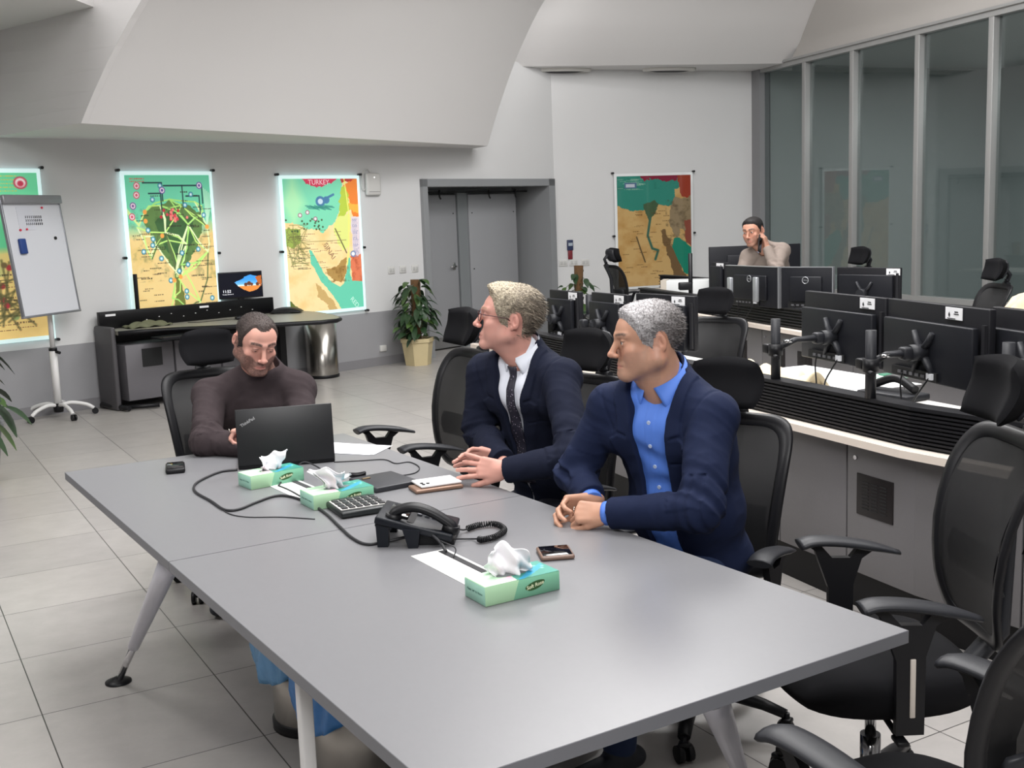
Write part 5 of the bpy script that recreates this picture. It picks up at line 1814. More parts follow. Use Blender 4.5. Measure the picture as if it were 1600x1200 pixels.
# ------------------------------------------------------------------ people
M_skin = mat_attr('skin', 0.5, spec=.4, bump=.12, bscale=500, sss=.08)
def npv(v): return np.array(v, float)
def torso_prims(J, T, g=0.0, belly=1.0, chest=1.0, k=.05):
    """T rows lateral, forward, up along the spine; J has pelvis, neck, sl, sr"""
    pe, ne = J['pelvis'], J['neck']
    L = np.linalg.norm(ne - pe)
    at_ = lambda t, f=0., u=0.: pe + (ne - pe) * t + T[1] * f + T[0] * u
    p = [ell(at_(.02), (.175 + g, .135 + g, .13), T, k), ell(at_(.30, .015), ((.160 + g) * belly, (.120 + g) * belly, .17), T, k),
         ell(at_(.60, .005), (.168 * chest + g, .118 * chest + g, .17), T, k), ell(at_(.76, -.01), (.165 * chest + g, .105 * chest + g, .12), T, k)]
    for s in ('sl', 'sr'):
        S = J[s]
        p.append(cone(ne + (S - ne) * .22 - T[2] * .025, S - T[2] * .004, .058 + g, .063 + g, .03))
        p.append(cone(ne * .75 + S * .25 - T[2] * .10 + T[1] * .04, S * .8 + ne * .2 - T[2] * .09 + T[1] * .03, .07 + g, .06 + g, .04))
        p.append(cone(ne + T[2] * .035 - T[1] * .025, ne + (S - ne) * .55 + T[2] * .004 - T[1] * .01, .044 + g, .046 + g, .03))
    return p
def arm_prims(S, E, W, r=(.060, .052, .048, .036), k=.022):
    return [cone(S, E, r[0], r[1], k), cone(E, W, r[2], r[3], k)]
def surf_pt(prims, o, T, u, v, w0=.30, post=None):
    """outermost surface point in front of the chest at lateral u, height v"""
    lo_, hi_ = -.05, w0
    ws = np.linspace(hi_, lo_, 120)
    P = o + np.outer(ws, T[1]) + u * T[0] + v * T[2]
    d = evalp(prims, P)
    if post is not None: d = post(P, d)
    i = np.argmax(d < 0)
    return P[i]
def fold_fn(arms, amp=.0058):
    """wrinkles round elbows and along sleeves"""
    def f(P):
        o = np.zeros(len(P))
        for (S, E, W) in arms:
            for (A_, B_, flip) in ((S, E, 0), (E, W, 1)):
                ba = B_ - A_; L = np.linalg.norm(ba); ax = ba / L
                sd = nrm(np.cross(ax, V3(.3, .2, 1)))
                pa = P - A_; t = pa @ ax; x = pa @ sd; rad = np.linalg.norm(pa - np.outer(t, ax), axis=1)
                tt = t / L
                near = np.exp(-((tt - (1 - flip)) / .25) ** 2) + .18
                Q = np.stack([t * 2.6 + x * .9, x * .55, rad], 1)
                wv = np.abs(vnoise(Q, 26, 3 + flip)) - .5
                o += np.where((rad < .10) & (tt > -.1) & (tt < 1.1), amp * near * wv * 1.5, 0)
        return o + amp * .7 * vnoise(P, 20, 11) + amp * .35 * np.abs(vnoise(P, 34, 21))
    return f
def ring_collar(name, base, up, fwd, r0, m, parent, h=.040, gap=22, point=.050, flare=.016, sx=1.0, sy=1.0, droop=.016):
    """folded shirt collar leaf round a neck"""
    up = nrm(up); f = nrm(fwd - up * np.dot(fwd, up)); l = np.cross(up, f)
    b = MB(); n = 40
    rows = []
    for i in range(n + 1):
        a = R(gap) + (2 * PI - 2 * R(gap)) * i / n
        # angle from forward direction
        t = abs(a - PI) / (PI - R(gap))          # 1 at the front ends, 0 behind
        dr = l * math.sin(a) * sx + f * math.cos(a) * sy
        top = base + dr * r0 + up * (h - droop * t ** 2)
        a2 = a - math.copysign(R(26) * max(0, (t - .5) / .5) ** 1.2, a - PI)
        dr2 = l * math.sin(a2) * sx + f * math.cos(a2) * sy
        bot = base + dr2 * (r0 + flare * (.1 + .9 * t)) + up * (h - .044 - point * max(0, t - .55) ** 1.3 * 2.3 - (droop - .016) * t ** 2 * .6) + f * .012 * max(0, t - .5)
        mid = base + dr * (r0 + .006) + up * (h + .004 - (droop + .002) * t ** 2)
        inn = base + dr * (r0 - .004) + up * (h - .055)
        rows.append([inn, top, mid, bot])
    vs = [tuple(p) for r_ in rows for p in r_]
    fs = [(i * 4 + k, i * 4 + k + 1, (i + 1) * 4 + k + 1, (i + 1) * 4 + k) for i in range(n) for k in range(3)]
    b.add(vs, fs, True)
    o = b.build(name, m, parent)
    solid(o, .0022)
    return o
def local(P, o, T): return (P - o) @ T.T
def suit(J, T, body, m_jacket, m_shirt, arms, hw, lap, g=.012, belly=1.0, chest=1.0, cuffs=None, vtop=.03, hem=None, sleeve=(.066, .058, .055, .045), lo=None, hi=None, h=.004, notch=-.11, pocket=True):
    ne = J['neck']
    tp = torso_prims(J, T, g, belly, chest)
    ap = []
    for (S, E, W) in arms: ap += arm_prims(S, E, W, sleeve)
    ff = fold_fn(arms)
    wrist_planes = [(W, nrm(W - E)) for (S, E, W) in arms]
    def post(P, d):
        q = local(P, ne, T)
        u, w_, v = q[:, 0], q[:, 1], q[:, 2]
        d = d + ff(P)
        hwv = hw(v)
        l = np.abs(u) - hwv
        lw = lap(v)
        inl = sstep(0, .004, l) * sstep(.003, -.001, l - lw) * (w_ > .0) * (w_ < .19)
        d = d - .0065 * inl - .0045 * sstep(.02, .0, np.abs(l)) * (w_ > 0) * 0
        # groove at the notch
        d = d + .006 * np.exp(-((v - notch - (l - .02) * .35) / .004) ** 2) * inl * (l > .02)
        if pocket:
            d = d + .004 * np.exp(-((v + .205 - u * .12) / .003) ** 2) * sstep(.06, .065, u) * sstep(.165, .16, u) * (w_ > 0)
        # sleeve seam at the shoulder
        for s in ('sl', 'sr'):
            S = J[s]; ax = nrm(S - ne)
            t = (P - S) @ ax
            d = d + .003 * np.exp(-((t + .012) / .005) ** 2) * (np.linalg.norm(P - S, axis=1) < .11)
        cut = np.minimum(hwv - np.abs(u), w_ + .0)
        cut = np.minimum(np.minimum(cut, vtop + .10 - v), .185 - w_)
        d = np.maximum(d, cut)
        for W, ax in wrist_planes:
            near = np.linalg.norm(P - W, axis=1) < .12
            d = np.where(near, np.maximum(d, (P - W) @ ax), d)
        if hem is not None: d = np.maximum(d, hem - P[:, 2])
        return d
    nk = cone(ne - T[2] * .06, ne + T[2] * .12 + T[1] * .01, .060, .066, .008, sub=True)
    jk = skin('jacket', tp + ap + [nk], m_jacket, h, body, post, lo, hi)
    # shirt
    sp = torso_prims(J, T, g - .013, belly, chest)
    def post2(P, d):
        q = local(P, ne, T)
        d = d + .0025 * vnoise(P, 40, 5) + .003 * np.sin(q[:, 2] * 60 + q[:, 0] * 40 + 2 * vnoise(P, 15, 2)) * .5
        d = d - .0015 * sstep(.017, .015, np.abs(q[:, 0])) * (q[:, 1] > 0)     # button band
        d = np.maximum(d, -(q[:, 1] + .02))
        return np.maximum(d, np.abs(q[:, 0]) - .125)
    sh = skin('shirt', sp + [cone(ne - T[2] * .04, ne + T[2] * .034, .058, .060, .02)], m_shirt, h, body, post2, lo, hi)
    return jk, sh, tp, sp, post2

def make_head_frame(yaw, pitch, roll=0):
    """yaw: plan heading in degrees; pitch up positive"""
    y, p = R(yaw), R(pitch)
    f = V3(math.cos(y) * math.cos(p), math.sin(y) * math.cos(p), math.sin(p))
    up = V3(-math.cos(y) * math.sin(p), -math.sin(y) * math.sin(p), math.cos(p))
    l = np.cross(up, f)
    r_ = R(roll)
    l2 = l * math.cos(r_) + up * math.sin(r_); up2 = up * math.cos(r_) - l * math.sin(r_)
    return np.stack([l2, f, up2])
def body_skin(J, T, hp, o, F, s, arms, hands, facecol, loz, m=M_skin, h=.003, neck_r=.056, name='body', parent=None, belly=1.0):
    ne = J['neck']
    pr = list(hp)
    pr.append(cone(ne - T[2] * .03, o + F[2] * -.055 * s - F[1] * .022 * s, neck_r + .004, neck_r - .002, .025))
    pr.append(cone(ne - T[2] * .0 + T[1] * .02, o + F[2] * -.09 * s + F[1] * .012 * s, neck_r - .012, .040, .02))
    inner = torso_prims(J, T, -.035, belly)
    arm = []
    for (S, E, W) in arms: arm += arm_prims(S, E, W, (.045, .036, .036, .0235), .02)
    hd = []
    for hprims in hands: hd += hprims
    allp = inner + arm + pr + hd
    pts = [o - .16, o + .16, J['pelvis'] - .18, J['pelvis'] + .18] + [x for a in arms for x in a]
    pts = np.array(pts)
    for (S, E, W) in arms: pts = np.vstack([pts, W - .22, W + .22])
    lo = pts.min(0) - .08; hi = pts.max(0) + .08
    def cf(vs):
        q = head_local(vs, o, F, s)
        c = facecol(q, vs)
        # hands: ruddier knuckles
        return c
    return skin(name, allp, m, h, parent, None, lo, hi, cf), lo, hi
def person_root(name, loc, label):
    r = empty(name, loc, 0, label, 'person')
    return r
def rehome(root):
    """children were built in world coordinates"""
    inv = root.matrix_basis.inverted() if False else Matrix.Translation(-Vector(root.location))
    for c in root.children:
        c.matrix_parent_inverse = inv
def legs(J, T, yaw, m_tr, m_shoe, root, knee_f=.42, spread=.11, r=(.085, .06, .052), h=.007, feet_back=.0, ankle_z=.10, jl=(0, 0)):
    """seated legs: thighs forward, shins down"""
    f = V3(math.cos(R(yaw)), math.sin(R(yaw)), 0); l = V3(-f[1], f[0], 0)
    pe = J['pelvis']
    pr = [ell(pe - V3(0, 0, .02), (.17, .14, .10), T, .04)]
    for s in (1, -1):
        hp = pe + l * .09 * s - V3(0, 0, .01)
        kn = hp + f * knee_f + l * (spread - .09) * s; kn[2] = .50
        an = kn + f * (.02 - feet_back) + V3(0, 0, 0); an[2] = ankle_z
        pr += [cone(hp, kn, r[0], r[1] + .006, .03), cone(kn, an, r[1], r[2], .03)]
        # shoe
        b = [cone(an + V3(0, 0, -.055) - f * .05, an + V3(0, 0, -.06) + f * .14, .042, .038, .02, flat=.8, ax=(0, 0, 1)), cone(an + V3(0, 0, .0), an + V3(0, 0, -.03), .045, .046, .02)]
        sb = skin('shoe', b, m_shoe, .006, root, lambda P, d: np.maximum(d, .004 - P[:, 2]), an - .22, an + .22)
    lo = pe - V3(.75, .75, .6); hi = pe + V3(.75, .75, .3)
    lo[2] = ankle_z - .05
    ff = lambda P, d: np.maximum(d + .003 * vnoise(P, 30, 3), ankle_z - .04 - P[:, 2])
    return skin('trousers', pr, m_tr, h, root, ff, lo, hi)

M_navy = mat('navy_suit_cloth', (24, 28, 44), 0.9, spec=.15, noise=.12, nscale=30, bump=.25, bscale=900)
M_navy2 = mat('navy_blazer_cloth', (22, 31, 58), 0.85, spec=.2, noise=.12, nscale=30, bump=.25, bscale=900)
M_shirtw = mat('white_shirt', (226, 230, 240), 0.7, bump=.1, bscale=900)
M_shirtb = mat('blue_shirt', (82, 126, 216), 0.65, bump=.15, bscale=900)
M_brown = mat('brown_knit', (62, 54, 56), 0.95, spec=.15, noise=.15, nscale=40, bump=.5, bscale=1000)
M_shoe = mat('dark_shoe', (38, 42, 50), 0.6)
M_trou = mat('navy_trousers', (28, 31, 44), .85)
M_jean = mat('dark_jeans', (34, 50, 84), .85, noise=.2, nscale=60, bump=.3, bscale=800)
P_ = lambda px, py, y: npv(aty(px, py, y))
AT = lambda px, py, z: npv(at(px, py, z))

def body_frame(J, yaw):
    f = V3(math.cos(R(yaw)), math.sin(R(yaw)), 0)
    return frame(f, J['neck'] - J['pelvis']) if False else _bf(J, f)
def _bf(J, f):
    u = nrm(J['neck'] - J['pelvis'])
    f = nrm(f - u * np.dot(f, u))
    l = np.cross(u, f)
    # follow the shoulder line a little
    sl = nrm(J['sl'] - J['sr'])
    l = nrm(l * .3 + sl * .7); l = nrm(l - u * np.dot(l, u)); f = np.cross(l, u)
    return np.stack([l, f, u])

# ---- man in the blue shirt and navy blazer (nearest)
def ear_free(q, z0=.026, front=.014):
    """positive away from the ear"""
    y, z = q[:, 1], q[:, 2]
    side = np.abs(q[:, 0]) > .05
    e = np.sqrt(((y + .031) / .024) ** 2 + ((z + .008) / .036) ** 2) - 1
    return np.where(side, e * .030, 1.0)
def man_blue():
    root = person_root('person', (.54, 3.44, 0), 'grey-haired man in navy blazer over open-collared blue shirt, hands clasped on the table')
    J = dict(pelvis=V3(.575, 3.46, .56), neck=V3(.462, 3.345, 1.135))
    left = V3(.72, -.69, 0)
    J['sl'] = J['neck'] + left * .178 + V3(-.01, -.01, -.075)
    J['sr'] = J['neck'] - left * .172 + V3(-.03, -.03, -.075)
    T = _bf(J, V3(-.69, -.72, 0))
    WL = AT(950, 802, .787); WR = AT(924, 783, .79)
    EL = V3(.515, 3.035, .825); ER = V3(.19, 3.47, .84)
    arms = [(J['sl'], EL, WL), (J['sr'], ER, WR)]
    s = 0.935
    o = P_(1007, 530, 3.31); F = make_head_frame(190, -3, 0)
    hp = head_prims(o, F, s, jaw=1.17, nose=1.15, full=.008)
    dl_ = nrm(V3(-.14, .03, 0)); 
    hl = hand_prims(WL, nrm(V3(-1, .22, .02)), (-.15, .75, -.6), 1, curl=(1.0, 1.05, 1.1, 1.15), spread=.02, thumb=(.35, .3), tc=.25)
    hr_ = hand_prims(WR, nrm(V3(-1, -.28, -.04)), (.25, -.85, -.45), -1, curl=(.60, .65, .7, .8), spread=.04, thumb=(.35, .5), tc=.3)
    fc = face_color((188, 142, 118), beard=(140, 120, 110), brow=(72, 58, 52), beard_a=.22)
    arms_in = [(a, b, c) for a, b, c in arms]
    body, lo, hi = body_skin(J, T, hp, o, F, s, arms_in, [hl, hr_], fc, 0, h=.003, neck_r=.069, parent=root, belly=1.1)
    lo = J['pelvis'] - V3(.75, .75, .12); hi = J['neck'] + V3(.45, .45, .12)
    hw = lambda v: np.interp(v, [-.60, -.40, -.20, -.06, .02, .08], [.052, .052, .050, .060, .084, .095])
    lap = lambda v: np.interp(v, [-.50, -.42, -.13, -.125, -.11, -.10, -.02, .06], [.0, .012, .078, .08, .045, .05, .045, .035])
    ax = nrm(WL - EL)
    arms_s = [(J['sl'], EL, WL - ax * .012), (J['sr'], ER, WR - nrm(WR - ER) * .012)]
    jk, sh, tp, sp, p2 = suit(J, T, body, M_navy2, M_shirtb, arms_s, hw, lap, g=.014, belly=1.12, chest=1.06, lo=lo, hi=hi, sleeve=(.070, .064, .060, .047), notch=-.115)
    for W, E in ((WL, EL), (WR, ER)):
        a = nrm(W - E)
        b = MB().tube([W - a * .05, W - a * .0, W + a * .010], [.037, .036, .035], 24)
        b.build('shirt_cuff', M_shirtb, body)
    ring_collar('collar', J['neck'] + T[2] * .008, T[2] * .9 + T[1] * .16, T[1], .071, M_shirtb, body, h=.050, gap=12, point=.095, flare=.036, sy=1.06, droop=.024)
    for v in (-.075, -.145, -.215, -.285, -.355):
        p = surf_pt(sp, J['neck'], T, 0, v, post=p2)
        b = MB().tube([p - T[1] * .001, p + T[1] * .004], .0062, 12)
        b.build('shirt_button', mat('button_pale', (190, 206, 236), .3), sh)
    p = WL + nrm(V3(-1, .22, .02)) * .082 
    add_eyes(body, o, F, s, (60, 42, 32), (.05, 1, -.02))
    reg = lambda q: np.minimum(np.minimum.reduce([
        (q[:, 2] - np.interp(q[:, 1], [-.12, -.06, -.03, .0, .025, .045, .07, .085, .11], [-.075, -.070, -.035, -.028, -.012, .030, .070, .080, .088])) * .8]), 1.0)
    th = lambda q: .006 + .012 * sstep(.0, .10, q[:, 2]) + .004 * sstep(0, -.08, q[:, 1])
    hc = hair_cap('grey', body, o, F, s, hp, reg, th, (206, 204, 206), col2=(84, 78, 76), strands=9000, slen=.012, seed=3, fall=(0, -.7, -.25), noise=.0025)
    legs(J, T, 215, M_jean, M_shoe, root, knee_f=.40, feet_back=-.02)
    rg = hand_ring(WL, nrm(V3(-1, .22, .02)), (-.15, .75, -.6), 1, 2, body)
    rehome(root); return root
def hand_ring(W, d, n, side, finger, body, s=1.0, curl=.3):
    d = nrm(V3(*d)); n = nrm(V3(*n) - d * np.dot(V3(*n), d)); t = np.cross(d, n) * side
    y = (.027, .0095, -.009, -.026)[finger]
    c = W + d * .098 * s + t * y + n * .006
    ax = nrm(d * math.cos(curl) + n * math.sin(curl))
    a = nrm(np.cross(ax, t)); b_ = t
    ring = [c + (a * math.cos(k / 10 * PI) + b_ * math.sin(k / 10 * PI)) * .0098 for k in range(21)]
    return MB().tube(ring, .0014, 6).build('finger_ring', mat('ring_silver', (210, 206, 196), .2, 1), body)

# ---- man with glasses, tie and navy suit
def man_tie():
    root = person_root('person', (.16, 4.2, 0), 'fair-haired man with glasses in navy suit and dark tie, looking up to the left')
    J = dict(pelvis=V3(.165, 4.19, .56), neck=V3(.052, 4.06, 1.140))
    left = V3(.72, -.69, 0)
    J['sl'] = J['neck'] + left * .180 + V3(-.01, -.01, -.06)
    J['sr'] = J['neck'] - left * .170 + V3(-.03, -.02, -.06)
    T = _bf(J, V3(-.69, -.72, 0))
    WL = AT(790, 735, .800); WR = AT(786, 722, .80)
    EL = V3(.205, 3.64, .845); ER = V3(-.13, 4.14, .86)
    arms = [(J['sl'], EL, WL), (J['sr'], ER, WR)]
    s = 0.99
    o = P_(793, 496, 4.03); F = make_head_frame(178, 9, 0)
    hp = head_prims(o, F, s, jaw=1.0, nose=1.0, full=.003)
    dl_ = nrm(V3(-1, .30, .10)); dr_ = nrm(V3(-1, .10, .22))
    hl = hand_prims(WL, dl_, (-.3, .9, -.25), 1, curl=(.16, .22, .30, .12), spread=.16, thumb=(.5, .2), tc=.05, s=1.04)
    hr_ = hand_prims(WR + V3(-.0, .03, 0), dr_, (0, -.9, -.3), -1, curl=(.25, .35, .45, .5), spread=.13, thumb=(.6, .4), tc=.1, s=1.02)
    fc = face_color((206, 152, 138), beard=(190, 150, 140), brow=(150, 120, 96), beard_a=.15, brow_w=.8)
    body, lo, hi = body_skin(J, T, hp, o, F, s, arms, [hl, hr_], fc, 0, h=.003, neck_r=.060, parent=root)
    lo = J['pelvis'] - V3(.7, .75, .12); hi = J['neck'] + V3(.45, .45, .12)
    hw = lambda v: np.interp(v, [-.50, -.40, -.10, .0, .08], [.004, .010, .054, .078, .088])
    lap = lambda v: np.interp(v, [-.45, -.40, -.125, -.12, -.105, -.10, -.02, .06], [.0, .010, .072, .074, .04, .045, .042, .032])
    arms_s = [(J['sl'], EL, WL - nrm(WL - EL) * .0), (J['sr'], ER, WR - nrm(WR - ER) * .0)]
    jk, sh, tp, sp, p2 = suit(J, T, body, M_navy, M_shirtw, arms_s, hw, lap, g=.012, belly=1.0, chest=1.0, lo=lo, hi=hi, sleeve=(.068, .060, .056, .045), notch=-.11)
    ring_collar('collar', J['neck'] + T[2] * .006, T[2] * .95 + T[1] * .10, T[1], .064, M_shirtw, body, h=.056, gap=8, point=.070, flare=.026, droop=.030)
    for W, E in ((WL, EL),):
        a = nrm(W - E)
        MB().tube([W - a * .05, W - a * .0, W + a * .002], [.036, .034, .033], 24).build('shirt_cuff', M_shirtw, body)
    # tie
    prof = [(-.005, .022), (-.030, .017), (-.036, .016), (-.10, .023), (-.20, .030), (-.32, .036), (-.44, .040)]
    tm = mat('dark_dotted_tie', (34, 32, 46), .55)
    nt = tm.node_tree; vo = nt.nodes.new('ShaderNodeTexVoronoi'); vo.inputs['Scale'].default_value = 110
    tcn = nt.nodes.new('ShaderNodeTexCoord'); rmp = nt.nodes.new('ShaderNodeValToRGB')
    rmp.color_ramp.elements[0].color = lin((170, 160, 176)) + (1,); rmp.color_ramp.elements[1].color = lin((34, 32, 46)) + (1,)
    rmp.color_ramp.elements[0].position = .16; rmp.color_ramp.elements[1].position = .2
    nt.links.new(tcn.outputs['Object'], vo.inputs['Vector']); nt.links.new(vo.outputs['Distance'], rmp.inputs['Fac']); nt.links.new(rmp.outputs['Color'], nt.nodes['Principled BSDF'].inputs['Base Color'])
    vs, fs = [], []
    vv = np.linspace(-.0, -.44, 24)
    for v in vv:
        hwt = np.interp(-v, [0, .03, .036, .44], [.021, .015, .015, .040])
        c = surf_pt(sp, J['neck'], T, 0, v, post=p2) + T[1] * (.012 if v > -.035 else .006)
        if v > -.02: c = J['neck'] + T[2] * v + T[1] * .078
        for q in (-1, -.5, 0, .5, 1):
            vs.append(c + T[0] * hwt * q + T[1] * (.006 * (1 - q * q)))
    for i in range(len(vv) - 1):
        for k in range(4): fs.append((i * 5 + k, i * 5 + k + 1, i * 5 + k + 6, i * 5 + k + 5))
    to = MB().add(vs, fs, True).build('tie', tm, body); solid(to, .004)
    add_eyes(body, o, F, s, (74, 84, 92), (-.05, 1, .12))
    reg = lambda q: (q[:, 2] - np.interp(q[:, 1], [-.12, -.06, -.03, .0, .022, .045, .06, .075, .09, .12], [-.090, -.085, -.045, -.026, -.020, .020, .062, .072, .078, .085])) * .8
    th = lambda q: .007 + .020 * sstep(.02, .11, q[:, 2]) * (.75 + .5 * sstep(-.02, .08, q[:, 1])) + .005 * sstep(0, -.08, q[:, 1])
    hair_cap('fair', body, o, F, s, hp, reg, th, (208, 196, 172), col2=(98, 88, 78), strands=10000, slen=.018, seed=5, fall=(0, -.7, -.15), noise=.004)
    # glasses
    gm_ = mat('dark_red_frame', (74, 34, 40), .3)
    g_ = MB()
    W_ = lambda x, y, z: o + s * (x * F[0] + y * F[1] + z * F[2])
    for x in (-1, 1):
        g_.tube([W_(x * (.033 + .025 * math.cos(a)), .106 - .012 * abs(math.cos(a) * .5 + .5) , -.002 + .020 * math.sin(a)) for a in np.linspace(0, 2 * PI, 25)], .0015, 6)
        g_.tube([W_(x * .058, .098, .006), W_(x * .074, .085, .006), W_(x * .080, .0, .004), W_(x * .080, -.012, -.004)], .0015, 6)
    g_.tube([W_(-.009, .106, .004), W_(0, .110, .007), W_(.009, .106, .004)], .0014, 6)
    gg = g_.build('glasses', gm_, body)
    lensm = bpy.data.materials.new('clear_lens'); lensm.use_nodes = True
    nt = lensm.node_tree; tr2 = nt.nodes.new('ShaderNodeBsdfTransparent'); gl2 = nt.nodes.new('ShaderNodeBsdfGlossy'); gl2.inputs['Roughness'].default_value = .05; mx2 = nt.nodes.new('ShaderNodeMixShader'); mx2.inputs[0].default_value = .12
    nt.links.new(tr2.outputs[0], mx2.inputs[1]); nt.links.new(gl2.outputs[0], mx2.inputs[2]); nt.links.new(mx2.outputs[0], nt.nodes['Material Output'].inputs['Surface'])
    for x in (-1, 1):
        ring = [W_(x * (.033 + .025 * math.cos(a)), .104 - .006 * abs(math.cos(a) * .5 + .5), -.002 + .020 * math.sin(a)) for a in np.linspace(0, 2 * PI, 24, endpoint=False)]
        MB().add(ring, [tuple(range(24))]).build('lens', lensm, gg)
    hand_ring(WL, dl_, (-.3, .9, -.25), 1, 2, body, curl=.25)
    legs(J, T, 215, M_trou, M_shoe, root, knee_f=.40)
    rehome(root); return root

# ---- man in the brown sweater behind the laptop
def man_brown():
    root = person_root('person', (-1.22, 4.86, 0), 'dark-haired bearded man in brown sweater looking down at the open laptop')
    J = dict(pelvis=V3(-1.20, 5.02, .55), neck=V3(-1.075, 4.80, 1.015))
    J['sl'] = P_(466, 607, 4.83); J['sr'] = P_(328, 618, 4.74)
    T = _bf(J, V3(.15, -1, 0))
    EL = P_(478, 690, 4.62); WL = P_(398, 669, 4.42)
    ER = P_(322, 690, 4.47); WR = P_(425, 702, 4.36)
    arms = [(J['sl'], EL, WL), (J['sr'], ER, WR)]
    s = 1.03
    o = P_(401, 533, 4.71); F = make_head_frame(300, -22, -6)
    hp = head_prims(o, F, s, jaw=1.08, nose=1.05, lidded=True, full=.005)
    hl = hand_prims(WL, nrm(V3(-1, -.10, -.16)), (-.05, -.3, -.9), -1, curl=(.75, .85, .9, 1.0), spread=.03, thumb=(.5, .4), tc=.0)
    hr_ = hand_prims(WR, nrm(V3(1, .1, -.05)), (0, .2, -1), -1, curl=(.3, .3, .3, .3))
    fc = face_color((208, 156, 140), beard=(62, 50, 46), brow=(44, 36, 34), beard_a=.62, brow_w=1.2)
    body, lo, hi = body_skin(J, T, hp, o, F, s, arms, [hl, hr_], fc, 0, h=.003, neck_r=.066, parent=root)
    ne = J['neck']
    tp = torso_prims(J, T, .012, 1.02, 1.04)
    ap = []
    for (S, E, W) in arms: ap += arm_prims(S, E, W, (.070, .062, .060, .044), .03)
    ff = fold_fn(arms, .0055)
    def post(P, d):
        d = d + ff(P)
        for (S, E, W) in arms:
            near = np.linalg.norm(P - W, axis=1) < .10
            d = np.where(near, np.maximum(d, (P - W) @ nrm(W - E) - .0), d)
        q = local(P, ne, T)
        rr = np.sqrt(q[:, 0] ** 2 + (q[:, 1] - .0) ** 2)
        d = d - .004 * np.exp(-((rr - .079) / .012) ** 2) * (q[:, 2] > -.06)     # ribbed neckline
        return d
    tp = tp + [cone(ne - T[2] * .03 + T[1] * .012, ne + T[2] * .022 + T[1] * .012, .078, .072, .03)]
    nk = cone(ne + T[2] * .03 + T[1] * .010, ne + T[2] * .14 - T[1] * .01, .060, .068, .005, sub=True)
    lo = J['pelvis'] - V3(.6, .95, .12); hi = ne + V3(.5, .45, .12)
    skin('sweater', tp + ap + [nk], M_brown, .004, body, post, lo, hi)
    reg = lambda q: (q[:, 2] - np.interp(q[:, 1], [-.12, -.06, -.03, .0, .022, .035, .05, .075, .1], [-.080, -.075, -.035, -.030, -.020, .030, .062, .074, .082]) - .022 * np.exp(-((np.abs(q[:, 0]) - .040) / .016) ** 2) * (q[:, 1] > .02)) * .8
    th = lambda q: .0025 + .0035 * sstep(0, .08, q[:, 2])
    hair_cap('dark', body, o, F, s, hp, reg, th, (74, 62, 57), col2=(28, 24, 25), strands=3500, slen=.006, seed=9, fall=(0, .2, -.2), noise=.0015)
    add_eyes(body, o, F, s, (50, 36, 30), (0, 1, -.5))
    hand_ring(WL, nrm(V3(-1, -.12, -.08)), (.05, -.75, -.6), -1, 2, body)
    legs(J, T, 280, M_trou, M_shoe, root, knee_f=.36, spread=.16, feet_back=.12)
    rehome(root); return root

